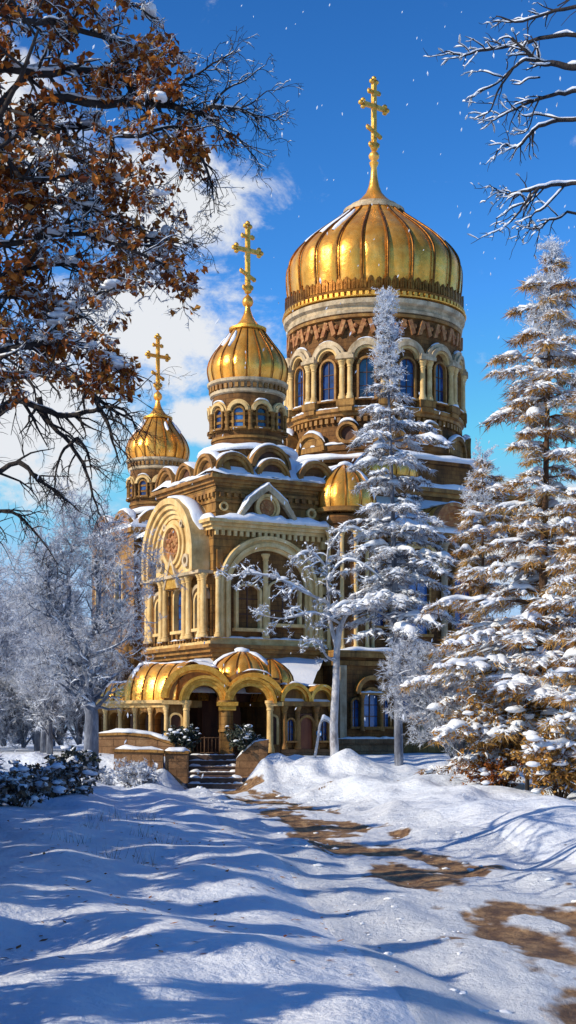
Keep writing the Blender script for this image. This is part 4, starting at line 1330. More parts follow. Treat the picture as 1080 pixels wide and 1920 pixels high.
# fill the rest of the crown, away from the picture too
cr = []
for k in range(14):
    z = 5 + 8 * k / 14; a = rg.uniform(PI * .55, PI * 1.75)
    grow(base + V((.05, .1, z)), V((math.cos(a), math.sin(a), .35)), rg.uniform(2.5, 4.2), .08, 1, 3, rg, cr, .2, V((0, 0, .02)), (0, 6, 5), .5, .9, .2)
mb = MB(); limbs_to(mb, loc(tr + L1 + L2)); mb.build('trunk', M['bark'], oak, True)
mb = MB(); limbs_to(mb, loc(tw + tb + cr)); mb.build('twigs', M['bark'], oak, True)
mb = MB(); tl = [b for b in tw if rg.random() < .10 + .75 * (noise.noise(b[0][0] * 1.2) > .02)]; leaves_on(mb, loc(tl), rg, 3, 4, .105); leaves_on(mb, loc(cr), rg, 2, 9, .13)
mb.build('foliage', M['leaf'], oak)
mb = MB()
for pts, rad, l in loc(tw):
    if l < 3 or rg.random() < .35: continue
    for a, b in zip(pts[:-1], pts[1:]):
        for q in range(3): mb.blade(a.lerp(b, rg.random()), ((b - a).normalized() * .5 + rvec(rg) * .9) * rg.uniform(.03, .08), .006, rg.uniform(.3, 1))
mb.build('frost', M['frost'], oak)
mb = MB(); snow_on(mb, loc(L1 + L2), rg, .004, .85, 1.1, 1.0, .012)
snow_on(mb, loc(tw), rg, .0, .8, 1.7, 1.0, .010); snow_on(mb, loc(tb), rg, .0, .35, 1.8, .9, .008)
for l in L1:
    for p in loc([l])[0][0][3:]:
        if rg.random() < .35: mb.blob(p + V((0, 0, .05)), (rg.uniform(.06, .17), rg.uniform(.06, .17), rg.uniform(.03, .07)), rg.random() * 90, .75, .4)
mb.build('snow_load', M['snow'], oak, True)

# ---- bare tree lower on the left, black drooping branches
rg = random.Random(21)
YB = 24.0
tx = at(-110, 900, YB)
base = Vector((tx.x, YB, gz(tx.x, YB)))
bt = thing('bare_tree', 'leafless tree on the left, black crooked branches drooping before the far dome', 'tree', base)
trk = [([base + V((0, 0, -.3)), base + V((.05, 0, 2)), base + V((.0, .1, 4.2)), base + V((.1, .05, 6)), base + V((.15, 0, 8)), base + V((.2, 0, 9.5))], [.24, .2, .17, .13, .08, .02], 0)]
T = lambda z: (-110, 1375 - (z - EYE) * F / YB)
lim = [
    ([T(6.6), (0, 720), (72, 700), (105, 690), (150, 720), (180, 745), (215, 770), (250, 790)], .06, .008),
    ([T(6.2), (10, 760), (72, 765), (120, 780), (175, 770), (205, 762), (240, 775), (258, 810)], .05, .006),
    ([(175, 745), (200, 790), (212, 830), (226, 870)], .03, .006),
    ([(72, 745), (90, 790), (130, 830), (160, 880), (175, 930), (186, 965)], .035, .006),
    ([T(5.6), (20, 870), (72, 900), (110, 925), (150, 960)], .035, .005),
    ([(145, 822), (115, 850), (105, 890), (100, 940)], .02, .004),
    ([(145, 822), (165, 850), (172, 900)], .022, .004),
    ([(120, 640), (180, 660), (230, 690), (285, 716)], .016, .004),
    ([(205, 762), (250, 735), (290, 700)], .012, .003),
    ([(72, 690), (120, 690), (160, 712), (200, 722)], .02, .004),
    ([T(7.2), (0, 660), (60, 610), (120, 585), (190, 580)], .03, .004),
    ([T(5.0), (0, 960), (60, 990), (110, 1060)], .03, .004),
]
LL_ = [px_limb(a[0], YB, a[1] * 1.5, a[2] * 1.6, rg, .15) for a in lim]
tb = []
for l in LL_: sprout(l, rg, tb, 5, .75, 4, .2, .38, V((.02, 0, -.16)), (3, 3), .75, flatY=.5)
cr = []
for k in range(12):
    z = 3.5 + 5.5 * k / 12; a = rg.uniform(PI * .5, PI * 1.8)
    grow(base + V((.05, .1, z)), V((math.cos(a), math.sin(a), .2)), rg.uniform(2, 3.4), .06, 1, 3, rg, cr, .3, V((0, 0, -.05)), (0, 6, 5), .5, .9, .2)
mb = MB(); limbs_to(mb, loc(trk + LL_)); mb.build('trunk', M['bark'], bt, True)
mb = MB(); limbs_to(mb, loc(tb + cr)); mb.build('twigs', M['bark'], bt, True)
mb = MB(); snow_on(mb, loc(LL_), rg, .01, .3, .8, .5, .01); snow_on(mb, loc(cr), rg, .01, .3, .8, .6, .01); mb.build('snow_load', M['snow'], bt, True)

# ---- branches of the tree at upper right
rg = random.Random(31)
YR = 16.0
tx = at(1215, 900, YR)
base = Vector((tx.x, YR, gz(tx.x, YR)))
rt = thing('bare_tree', 'tree just right of view, black twigs edged with snow across the upper right sky', 'tree', base)
trk = [([base + V((0, 0, -.3)), base + V((.05, 0, 2.5)), base + V((-.05, .1, 5)), base + V((-.1, .05, 7.2)), base + V((-.1, .1, 9)), base + V((0, .1, 11))], [.26, .22, .18, .14, .1, .02], 0)]
T = lambda z: (1205, 1375 - (z - EYE) * F / YR)
lim = [
    ([T(8.2), (1120, 150), (1060, 125), (1010, 115), (985, 95), (960, 70)], .05, .012),
    ([(1010, 115), (985, 112), (962, 128), (945, 145), (925, 160), (900, 172), (887, 182)], .020, .006),
    ([(962, 128), (935, 168), (925, 195), (915, 212), (888, 223)], .012, .005),
    ([(945, 145), (925, 140), (905, 133), (895, 135)], .009, .004),
    ([(950, 130), (952, 118), (948, 110)], .008, .004),
    ([T(7.7), (1120, 190), (1060, 175), (1012, 185), (975, 200), (950, 213), (925, 226)], .03, .006),
    ([T(7.3), (1120, 250), (1060, 225), (1010, 238), (988, 258), (970, 277), (945, 272), (930, 288)], .03, .005),
    ([(1012, 145), (990, 148), (975, 158), (960, 157)], .010, .004),
    ([(1012, 185), (1000, 210), (995, 232), (985, 248), (970, 252)], .010, .004),
    ([T(8.6), (1100, 80), (1030, 70), (960, 85), (900, 95), (870, 104), (835, 96)], .03, .006),
    ([(1060, 225), (1010, 215), (985, 218), (970, 205)], .012, .005),
    ([T(6.5), (1120, 370), (1060, 345), (1010, 352), (975, 360), (945, 362), (918, 346)], .03, .006),
    ([(1010, 352), (985, 380), (972, 400), (955, 418), (937, 434)], .016, .006),
    ([(985, 380), (960, 390), (945, 402), (930, 410)], .009, .005),
    ([(985, 378), (975, 365), (950, 368), (930, 366)], .009, .005),
    ([(1000, 365), (985, 395), (975, 425), (968, 430)], .008, .004),
    ([(1060, 345), (1020, 390), (1000, 400), (992, 425)], .015, .006),
    ([T(6.2), (1100, 420), (1040, 410), (1010, 430), (990, 425)], .02, .006),
    ([(955, 418), (935, 432), (912, 440)], .007, .005),
    ([(870, 150), (858, 146), (850, 140)], .004, .003),
    ([T(9), (1120, 30), (1040, 20), (980, 40), (930, 30)], .03, .006),
    ([T(9.4), (1120, -40), (1040, -50), (960, -20)], .03, .006),
]
lim = [l for l in lim if l[0][0] != (870, 150)]
LR = [px_limb(a[0], YR, a[1], a[2], rg, .05) for a in lim]
tb = []
for l in LR: sprout(l, rg, tb, 5, .32, 3, .45, .3, V((-.02, 0, -.06)), (2, 2), .7, flatY=.4)
cr = []
for k in range(12):
    z = 4 + 6.5 * k / 12; a = rg.uniform(-PI * .45, PI * .4)
    grow(base + V((-.05, .1, z)), V((math.cos(a), math.sin(a), .3)), rg.uniform(2, 3.2), .05, 1, 3, rg, cr, .3, V((0, 0, -.03)), (0, 6, 5), .5, .9, .2)
mb = MB(); limbs_to(mb, loc(trk + LR)); mb.build('trunk', M['bark'], rt, True)
mb = MB(); limbs_to(mb, loc(tb + cr)); mb.build('twigs', M['bark'], rt, True)
mb = MB(); snow_on(mb, loc(LR), rg, .0, .95, 1.15, 1.2, .016); snow_on(mb, loc(tb), rg, .0, .85, 2.2, 1.1, .012); snow_on(mb, loc(cr), rg, .0, .5, 1.2, 1.2, .012)
mb.build('snow_load', M['snow'], rt, True)

# ---- frosted broadleaf trees
def frosted(name, label, base, limbs, crown, rg, n_blades, group=None, extra=None, twig_L=1.0, bark='bluebark'):
    """limbs in world points; crown: list of (centre, radii) that twigs fill"""
    root = thing(name, label, 'tree', base, group=group)
    br = list(limbs); tw = []
    for l in limbs: sprout(l, rg, tw, 6, twig_L * 1.5, 4, .35, .3, V((0, 0, .03)), (4, 4), .8)
    for c, s in crown:
        for k in range(int(19 * s[0] * s[2])):
            while True:
                v = rvec(rg)
                if v.length < 1: break
            p = c + V((v.x * s[0], v.y * s[1], v.z * s[2]))
            d = V((v.x * s[0], v.y * s[1], v.z * s[2])) * .6 + V((0, 0, .5)) + rvec(rg) * .8
            grow(p - d.normalized() * .5, d, rg.uniform(.8, 1.4) * twig_L, .014, 2, 4, rg, tw, .3, V((0, 0, -.02)), (0, 0, 4, 4), .6, .85, .15)
    mb = MB(); o = root.location
    L_ = [([p - base for p in a], b, c) for a, b, c in br]
    limbs_to(mb, L_); mb.build('trunk', M[bark], root, True)
    Tw = [([p - base for p in a], b, c) for a, b, c in tw]
    mb = MB()
    for pts, rad, l in Tw:
        if l <= 3: mb.tube(pts, [max(.006, x) for x in rad], 3, rg.uniform(.0, .5))
    mb.build('twigs', M[bark], root)
    mb = MB()
    for pts, rad, l in Tw:
        t0 = rg.uniform(.1, .9)
        for a, b in zip(pts[:-1], pts[1:]):
            for q in range(n_blades):
                p = a.lerp(b, rg.random()); d = ((b - a).normalized() * .8 + rvec(rg) * .8) * rg.uniform(.05, .17)
                mb.blade(p, d, rg.uniform(.005, .010), min(1, max(0, t0 + rg.uniform(-.3, .3))))
    mb.build('frost', M['frost'], root)
    mb = MB(); snow_on(mb, L_, rg, .0, .9, .9, .8, .02, .85); snow_on(mb, Tw, rg, .004, .18, 2.4, 1.0, .02)
    mb.build('snow_load', M['snow'], root, True)
    return root
rg = random.Random(41)
Y = 53.0
bx = at(170, 1390, Y); base = V((bx.x, Y, gz(bx.x, Y)))
zb = base.z
lm = [
    ([V((base.x, Y, zb - .2)), at(172, 1340, Y), at(160, 1285, Y), at(155, 1240, Y)], [.30, .24, .22, .2], 0),
    (bez([at(155, 1240, Y), at(140, 1210, Y), at(122, 1170, Y), at(100, 1130, Y), at(88, 1085, Y - .5), at(95, 1020, Y)], 3), [.17 - .009 * i for i in range(16)], 0),
    (bez([at(155, 1240, Y), at(165, 1205, Y), at(180, 1180, Y), at(215, 1155, Y + .4), at(240, 1110, Y)], 3), [.13 - .008 * i for i in range(13)], 0),
    (bez([at(122, 1170, Y), at(130, 1120, Y), at(128, 1060, Y + .4), at(150, 990, Y)], 3), [.10 - .008 * i for i in range(10)], 0),
    (bez([at(180, 1180, Y), at(185, 1120, Y), at(178, 1060, Y - .4), at(200, 980, Y)], 3), [.09 - .007 * i for i in range(10)], 0),
    (bez([at(160, 1285, Y), at(120, 1260, Y - .4), at(80, 1240, Y)], 3), [.07 - .007 * i for i in range(7)], 0),
    (bez([at(165, 1230, Y), at(210, 1215, Y - .4), at(250, 1190, Y)], 3), [.06 - .006 * i for i in range(7)], 0),
]
cw = [(at(130, 1050, Y + .3), (1.5, 1.3, 1.6)), (at(215, 1060, Y), (1.3, 1.2, 1.3)), (at(100, 1180, Y), (1.3, 1.2, 1.1)), (at(215, 1160, Y + .3), (1.0, 1.0, .9)), (at(120, 960, Y + .6), (1.1, 1.1, .7)),
      (at(285, 1060, Y - .3), (.7, .8, .5)), (at(60, 1080, Y), (1.1, 1.2, 1.4)), (at(110, 1285, Y + .3), (1.0, 1.0, .6))]
frosted('frosted_tree', 'frost white broadleaf tree with forked bluish trunk left of the porch', base, lm, cw, rg, 4)

# ---- generic frosted trees standing farther off on both sides of the church
rg = random.Random(43)
base = V((0, 0, 0))
lm = [([V((0, 0, -.4)), V((.05, 0, 2)), V((.0, .1, 3.4))], [.26, .2, .17], 0)]
for k in range(6):
    a = k * 1.05 + .3
    lm.append((bez([V((0, .1, 2.4 + .25 * k)), V((math.cos(a) * .9, math.sin(a) * .9, 4.2 + .3 * k)), V((math.cos(a) * 1.7, math.sin(a) * 1.7, 6.2 + .4 * k))], 3), [.11 - .014 * i for i in range(7)], 0))
cw = [(V((.0, 0, 6.6)), (2.3, 2.3, 2.0)), (V((.6, .3, 4.8)), (2.2, 2.2, 1.3)), (V((-.8, -.3, 8.2)), (1.2, 1.2, 1.0))]
spots = [(-20.5, 92, 1.35, 'frosted tree beyond the church, farthest out on the left edge of the view'), (-14.6, 88, 1.15, 'pale frosted tree between the forked trunk tree and the far small tower'),
         (-16.8, 74, 1.0, 'middle distance frosted tree seen behind the forked bluish trunk'), (-10.6, 66.5, .62, 'small frosted tree close against the left end of the porch arcade'),
         (-12.2, 60, .8, 'frosted tree at the left edge, nearer than the porch'), (17.5, 80, 1.15, 'frosted tree behind the amber conifers on the right'), (22.5, 92, 1.4, 'tall frosted tree far off at the right edge of the view'), (-18.5, 81, 1.2, 'frosted tree at the far left edge behind the middle distance one'), (-13.2, 79, .95, 'frosted tree filling the gap right of the forked bluish trunk'), (-16.5, 104, 1.25, 'far frosted tree between the two left edge frosted trees'), (-11.8, 72, .7, 'low frosted tree behind the far left end of the gilded porch vault')]
gen = None
for i, (x, y, s, lab) in enumerate(spots):
    if i == 0:
        gen = frosted('frosted_tree', lab, V((0, 0, 0)), lm, cw, rg, 4, 'frosted trees around the church')
        gen.location = (x, y, gz(x, y)); gen.scale = (s,) * 3
    else:
        dup(gen, (x, y, gz(x, y)), i * 1.3, s, lab)
far = []
for i in range(26):
    x = -60 + i * 5.2 + rg.uniform(-1.5, 1.5); y = rg.uniform(112, 150)
    o = dup(gen, (x, y, gz(x, y)), rg.uniform(0, 6), rg.uniform(1.0, 1.6), 'frosted tree in the woodland row behind the church')
    o['group'] = 'frosted trees in the woodland row behind the church'

# ---- conifers with snow pads
def conifer(name, label, base, top, z_lo, rmax, rg, fol, bark, n_wh, per, droop, snow_k=1.0, dens=1.0, lens=.75, tip_frost=False, trunk_r=.2, group=None, shape=None, gap=.0, nee=.22, opn=0, wht=.3, lv=(.5, 1.25), padk=1.0):
    root = thing(name, label, 'tree', base, group=group)
    hgt = top.z - base.z
    ax = lambda z: V(((top.x - base.x) * (z / hgt) ** 1.3, (top.y - base.y) * (z / hgt), z))
    tk = MB(); fo = MB(); sn = MB(); fr_ = MB()
    tk.tube([V((0, 0, -.4))] + [ax(hgt * i / 14) for i in range(15)], [trunk_r * 1.25] + [trunk_r * (1 - .93 * i / 14) for i in range(15)], 8)
    for k in range(n_wh):
        t = k / (n_wh - 1)
        z = (z_lo - base.z) + (hgt * .975 - (z_lo - base.z)) * t
        prof = shape(t) if shape else (1 - t) ** .8 + .04
        nb_ = max(3, int(per * (1 - .45 * t)))
        off = rg.uniform(0, 6)
        for j in range(nb_):
            if rg.random() < gap: continue
            a = off + 2 * PI * j / nb_ + rg.uniform(-.25, .25)
            L = rmax * prof * rg.uniform(*lv)
            d = V((math.cos(a), math.sin(a), 0))
            p0 = ax(z + rg.uniform(-.2, .2))
            pts = []
            m = 7
            for i in range(m + 1):
                q = i / m
                pts.append(p0 + d * (L * q) + V((0, 0, L * (.18 * q - droop * q * q))) + rvec(rg) * .03 * L)
            tk.tube(pts, [max(.008, .05 * L / 3 * (1 - q / m)) + .006 for q in range(m + 1)], 4)
            side = V((-d.y, d.x, 0))
            # sub-branches with needles
            nn_ = int((10 + 16 * L) * dens)
            tb_ = rg.uniform(.2, .8)
            for q in range(nn_):
                x = rg.uniform(.12, 1) ** .8 * m; i = min(m - 1, int(x)); p = pts[i].lerp(pts[i + 1], x - i)
                sgn = rg.choice((-1, 1)); w_ = L * lens * .5 * (1.05 - x / m) + .12
                e = (side * sgn * rg.uniform(.4, 1) + d * rg.uniform(.1, .9)).normalized() * w_ * rg.uniform(.5, 1.1) + V((0, 0, -w_ * rg.uniform(0, .35)))
                kk = 9 + opn
                for h_ in range(kk):
                    f_ = (h_ + rg.random()) / kk
                    c = p + e * f_ + rvec(rg) * .05
                    if rg.random() < wht: fr_.blade(c + V((0, 0, .03)), (e.normalized() * .8 + rvec(rg) * .7) * nee * rg.uniform(.4, .9), nee * .085, rg.uniform(.4, 1)); continue
                    dd = (e.normalized() * .7 + rvec(rg) * .8 - V((0, 0, .25))) * nee * rg.uniform(.5, 1.2)
                    fo.blade(c, dd, nee * .06, min(1, max(0, tb_ + rg.uniform(-.4, .4))))
                if rg.random() < .42 * snow_k:
                    r_ = rg.uniform(.03, .10) * (.5 + .25 * L)
                    sn.pad([p + e * .1 + V((0, 0, .04)), p + e * .4 + V((0, 0, .05)), p + e * .7 + V((0, 0, .03)), p + e * 1.0 + V((0, 0, .0))], r_, r_ * .6, rg.random() * 60, .8)
            if rg.random() < .85 * snow_k:
                w_ = min(.2, (L * .085 + .04) * padk) * rg.uniform(.5, 1.3)
                i0 = rg.choice((1, 2, 3)); i1 = rg.choice((6, 7, 8))
                if i1 - i0 > 2: sn.pad([v + V((0, 0, .05)) for v in pts[i0:i1]], w_, w_ * .7, rg.random() * 60, .85)
    tk.build('trunk', M[bark], root, True)
    fo.build('foliage', M[fol], root)
    if wht: fr_.build('frost', M['frost'], root)
    sn.build('snow_load', M['snow'], root, True)
    if tip_frost:
        fr = MB()
        for k in range(int(90 * tip_frost)):
            z = hgt * (.80 + .22 * rg.random()); c = ax(min(z, hgt))
            a = rg.uniform(0, 2 * PI); L = rg.uniform(.3, .9) * (1.25 - z / hgt) * 2.4
            tw_ = []
            grow(c, V((math.cos(a), math.sin(a), .55)), L, .008, 2, 4, rg, tw_, .3, V((0, 0, 0)), (0, 0, 4, 4), .6, .8, .2)
            for pts, rad, l in tw_:
                for p, q in zip(pts[:-1], pts[1:]): 
                    fr.blade(p, (q - p) * 1.1, .01, rg.uniform(.5, 1)); fr.blade(p, (q - p) * .6 + rvec(rg) * .07, .012, rg.uniform(.4, 1))
        fr.build('frost', M['frost'], root)
    return root
rg = random.Random(51)
Y = 55.5
b_ = at(748, 1425, Y); base = V((b_.x, Y, gz(b_.x, Y)))
conifer('spruce_tree', 'tall slender snow laden spruce rising in front of the great drum', base, at(722, 560, Y), at(740, 1190, Y).z, 2.55, rg, 'needle', 'bluebark', 36, 8, .34, 1.0, 1.0, .7, 1.6, .17, shape=lambda t: ((.98 - .4 * t) * (1 - .34 * math.exp(-((t - .47) / .10) ** 2))) if t < .6 else max(.09, .74 - 2.7 * (t - .6)), gap=.3, wht=.5, lv=(.4, 1.3), padk=1.15)
# ---- amber larches on the right
rg = random.Random(53)
Y = 45.0
b_ = at(1012, 1480, Y); base = V((b_.x, Y, gz(b_.x, Y)))
conifer('larch_tree', 'tallest amber needled conifer on the right, thick snow on each tier and a frosted top', base, at(1035, 470, Y), at(1000, 1420, Y).z, 3.3, rg, 'larch', 'brownbark', 27, 9, .26, 1.2, 1.25, .95, 2.0, .2, shape=lambda t: (1 - t) ** .55 * (.8 + .35 * math.sin(t * 9)) + .10, gap=.12, wht=.36, lv=(.45, 1.25), padk=1.5, nee=.25)
Y = 51.0
b_ = at(905, 1420, Y); base = V((b_.x, Y, gz(b_.x, Y)))
conifer('larch_tree', 'shorter amber conifer heaped with snow beside the right side wall of the church', base, at(905, 850, Y), at(905, 1330, Y).z, 1.8, rg, 'larch', 'brownbark', 17, 8, .24, 1.3, 1.25, .95, .6, .14, wht=.36, lv=(.45, 1.3), padk=1.5, nee=.25, shape=lambda t: (1 - t) ** .5 * (.85 + .3 * math.sin(t * 8 + 1)) + .08, gap=.1)
Y = 40.0
b_ = at(1120, 1500, Y); base = V((b_.x, Y, gz(b_.x, Y)))
conifer('larch_tree', 'amber conifer cut by the right edge of the view', base, at(1120, 620, Y), at(1120, 1440, Y).z, 2.0, rg, 'larch', 'brownbark', 20, 8, .24, 1.3, 1.2, .95, .5, .17, gap=.1, wht=.36, lv=(.45, 1.3), padk=1.4, nee=.25)

# ---- young pale-barked tree before the wall, boughs heavy with snow
rg = random.Random(61)
Y = 55.0
b_ = at(628, 1425, Y); base = V((b_.x, Y, gz(b_.x, Y)))
root = thing('birch_tree', 'thin white trunked tree before the church wall with snowy boughs high up', 'tree', base)
lm = [
    (bez([base + V((0, 0, -.2)), at(626, 1360, Y), at(630, 1280, Y), at(632, 1215, Y), at(640, 1170, Y), at(655, 1145, Y)], 3), [.17 - .006 * i for i in range(16)], 0),
    (bez([at(632, 1215, Y), at(618, 1160, Y), at(616, 1110, Y), at(612, 1060, Y), at(618, 1010, Y)], 3), [.09 - .006 * i for i in range(13)], 0),
    (bez([at(630, 1240, Y), at(612, 1230, Y - .2), at(596, 1205, Y - .3), at(575, 1200, Y - .3)], 3), [.06 - .005 * i for i in range(10)], 0),
    (bez([at(616, 1130, Y), at(570, 1110, Y - .5), at(520, 1085, Y - .9), at(465, 1075, Y - 1.2), at(425, 1085, Y - 1.3)], 3), [.06 - .004 * i for i in range(13)], 0),
    (bez([at(640, 1170, Y), at(590, 1150, Y - .5), at(530, 1160, Y - .9), at(480, 1150, Y - 1)], 3), [.05 - .004 * i for i in range(10)], 0),
    (bez([at(655, 1145, Y), at(685, 1140, Y), at(715, 1150, Y - .2), at(738, 1165, Y)], 3), [.08 - .006 * i for i in range(10)], 0),
    (bez([at(615, 1080, Y), at(650, 1050, Y), at(690, 1065, Y), at(720, 1090, Y)], 3), [.05 - .004 * i for i in range(10)], 0),
    (bez([at(614, 1065, Y), at(580, 1035, Y - .2), at(545, 1050, Y - .4)], 3), [.05 - .005 * i for i in range(7)], 0),
    (bez([at(617, 1025, Y), at(650, 990, Y), at(690, 1000, Y)], 3), [.04 - .004 * i for i in range(7)], 0),
]
tw = []
for l in lm[1:]: sprout(l, rg, tw, 4.5, .8, 4, .15, .3, V((0, 0, -.03)), (3, 3), .8)
L_ = [([p - base for p in a], b, c) for a, b, c in lm]; Tw = [([p - base for p in a], b, c) for a, b, c in tw]
mb = MB(); limbs_to(mb, L_); mb.build('trunk', M['birch'], root, True)
mb = MB(); limbs_to(mb, [t for t in Tw], (6, 5, 4, 3, 3)); mb.build('twigs', M['bluebark'], root)
mb = MB()
for pts, rad, l in Tw:
    for a, b in zip(pts[:-1], pts[1:]):
        for q in range(2): mb.blade(a.lerp(b, rg.random()), ((b - a).normalized() * .5 + rvec(rg) * .9) * rg.uniform(.05, .13), .01, rg.uniform(.2, 1))
mb.build('frost', M['frost'], root)
mb = MB(); snow_on(mb, L_, rg, .0, 1.0, 1.5, 1.3, .07, .92); snow_on(mb, Tw, rg, .0, .8, 4.5, .9, .035)
for (px, py, s) in ((665, 1140, .42), (690, 1138, .34), (650, 1150, .3), (470, 1072, .22), (530, 1085, .2)): mb.blob(at(px, py, Y - .1) - base, (s, s * .8, s * .45), px, .5, .5)
mb.build('snow_load', M['snow'], root, True)

# ---- frosted spreading shrub-tree on the right, in front of the wall
rg = random.Random(71)
Y = 47.5
b_ = at(860, 1450, Y); base = V((b_.x, Y, gz(b_.x, Y)))
lm = []
for pl in ([(860, 1450), (850, 1390), (820, 1330), (780, 1290), (745, 1250)], [(860, 1450), (862, 1380), (840, 1310), (800, 1265), (765, 1225)], [(862, 1450), (870, 1370), (860, 1300), (830, 1250)],
           [(864, 1450), (885, 1380), (890, 1310), (880, 1250)], [(864, 1450), (900, 1400), (930, 1350)], [(860, 1440), (835, 1400), (815, 1380)], [(862, 1400), (840, 1350), (790, 1330), (755, 1310)]):
    lm.append((bez([at(p[0], p[1], Y + rg.uniform(-.4, .4) * (i > 0)) for i, p in enumerate(pl)], 3), [.07 - .06 * i / (3 * len(pl)) for i in range(3 * (len(pl) - 1) + 1)], 0))
cw = [(at(850, 1330, Y), (.9, .8, .7)), (at(800, 1270, Y), (.8, .7, .45)), (at(880, 1400, Y), (.9, .8, .7)), (at(890, 1300, Y + .3), (.7, .7, .6))]
fsh = frosted('frosted_shrub', 'wide white frosted shrub with fanning boughs right of the church wall', base, lm, cw, rg, 4, twig_L=.7)

# ---- frosted thicket closing the gap between the far trunks on the left
rg = random.Random(77)
for k in range(16):
    x = -23.5 + k * .85 + rg.uniform(-.3, .3); y = rg.uniform(76, 104)
    o = dup(fsh, (x, y, gz(x, y) - .1), rg.uniform(0, 6.28), rg.uniform(.9, 1.5), 'frosted bush in the thicket under the far trees at the left')
    o['group'] = 'frosted bushes under the far trees at the left'
# ---- unseen row of young spruces, added left of the view to shade the foreground bank
rg = random.Random(81)
y0 = None
lab = 'young spruce in the unseen row left of the view, added to shade the snow bank'
k = 0
for yy in (5.0, 6.6, 8.4, 10.5, 12.4, 14.5, 16.6, 18.6, 20.8, 23, 25.2, 27.5, 30, 32.6, 35.2, 38, 41, 44):
    x = -.193 * yy - 2.6 + rg.uniform(-.4, .2)
    if y0 is None:
        b0 = V((x, yy, gz(x, yy)))
        y0 = conifer('shade_spruce', lab, b0, b0 + V((.05, 0, 4.2)), b0.z + .25, 1.5, rg, 'needle', 'brownbark', 14, 8, .25, 1.0, 1.0, .9, 0, .08, 'unseen young spruces added left of the view')
    else:
        dup(y0, (x, yy, gz(x, yy)), k * 1.7, min(1.5, (.85 + .017 * yy)) * rg.uniform(.85, 1.12), lab)
    k += 1

# ------------------------------------------------------------------ steps, low walls, shrubs, small things
def wbox(b, x0, x1, y0, y1, z0, z1, rz=0.0, c=None):
    b.mbox(lambda s, z, o: V((s, o, z)), x0, x1, z0, z1, y0, y1, 3)
# stone steps up to the porch
st = thing('stone_steps', 'flight of dark stone steps with snowy edges up to the porch arches', 'steps', (-2.9, 58.7, 0))
n = 6
for k in range(n):
    z1 = 1.3 * (k + 1) / n - .01; z0 = z1 - 1.3 / n
    y0 = 57.55 + k * .40; wd = 1.08 - .035 * k; xo = .12 - .05 * k
    b = MB()
    b.mbox(lambda s, z, o: V((s + xo + .012 * noise.noise(V((s * 3, z * 9, k))), o - 58.7, z)), -wd, wd, z0 - .25, z1, y0, y0 + .42, 8)
    b.mbox(lambda s, z, o: V((s + xo, o - 58.7, z)), -wd - .02, wd + .02, z1 + .002, z1 + .045, y0 - .05, y0 + .41, 8)
    b.build('step', M['step'], st)
    s = MB()
    s.pad([V((xo - wd + 2 * wd * i / 16, y0 + .05 - 58.7 + .015 * math.sin(i * 2), z1 + .05)) for i in range(17)], .07, .03, k, .9)
    s.pad([V((xo - wd + .5 * i / 6, y0 + .2 - 58.7, z1 + .05)) for i in range(7)], .16, .08, k + 4, .6)
    s.pad([V((xo + wd - .45 * i / 6, y0 + .2 - 58.7, z1 + .05)) for i in range(7)], .15, .08, k + 7, .6)
    s.build('snow_edge', M['snow'], st, True)
b = MB()
for q in (-1, 1): b.tube([V((q * 1.02 + .12, 57.7 - 58.7, .1)), V((q * .86 - .12, 59.95 - 58.7, 1.4))], .05, 6)
b.build('kerb_stone', M['step'], st, True)

def low_wall(name, label, pts, h, th, zf, cap=.1, snow=.16, seed=0, cat='wall'):
    """pts: (x, y, z of the top) along the wall"""
    o = V((pts[0][0], pts[0][1], 0)); root = thing(name, label, cat, (o.x, o.y, 0))
    b = MB(); c = MB(); s = MB(); top = []
    for (p, q) in zip(pts[:-1], pts[1:]):
        d = V((q[0] - p[0], q[1] - p[1], 0)); L = d.length; d.normalize(); nr = V((d.y, -d.x, 0))
        def f(ss, z, oo, p=p, q=q, L=L, d=d, nr=nr):
            t = ss / L; return V((p[0], p[1], 0)) - o + d * ss + nr * oo + V((0, 0, z + (q[2] - p[2]) * t))
        b.mbox(f, 0, L, p[2] - h, p[2] - cap - .003, -th / 2, th / 2, 4)
        c.mbox(f, -.04, L + .04, p[2] - cap, p[2], -th / 2 - .07, th / 2 + .07, 4)
    for p in pts: top.append(V((p[0], p[1], p[2] + .01)) - o)
    b.build('wall_body', M['stone'], root); c.build('coping', M['wall'], root)
    s.pad(top, th * .62, snow, seed, .4); s.build('snow_cap', M['snow'], root, True)
    return root
low_wall('terrace_wall', 'brown stone terrace wall with snowy sloping coping left of the steps', [(-7.6, 59.2, 2.2), (-6.3, 58.9, 2.24), (-5.4, 58.8, 2.15), (-4.1, 58.5, 1.75)], 1.3, .4, 0, seed=1)
low_wall('terrace_wall', 'lower stone wall with rounded end and snow on top, just left of the steps', [(-6.6, 57.0, 1.60), (-5.2, 56.9, 1.58), (-4.75, 56.9, 1.56)], 1.0, .5, 0, seed=2)
r_ = thing('stone_pier', 'squat square stone pier capped with snow at the left foot of the steps', 'pier', (-4.25, 57.15, 0))
b = MB(); b.mbox(lambda s, z, o: V((s, o, z)), -.42, .42, .3, 1.42, -.4, .4, 2); b.build('pier_block', M['stone'], r_)
b = MB(); b.mbox(lambda s, z, o: V((s, o, z)), -.47, .47, 1.423, 1.53, -.45, .45, 2); b.build('coping', M['wall'], r_)
b = MB(); b.pad([V((-.5 + .1 * i, 0, 1.53)) for i in range(11)], .46, .16, 5, .3); b.build('snow_cap', M['snow'], r_, True)
r_ = thing('stone_planter', 'tilted dark stone block with evergreen at the right of the steps', 'planter', (-1.6, 58.7, 0))
b = MB(); b.mpoly(lambda s, z, o: V((s, o, z)), [(-.5, .4), (.75, .6), (.85, 1.95), (.3, 1.85), (-.42, 1.2)], -.45, .4); b.build('planter_block', M['stone'], r_)
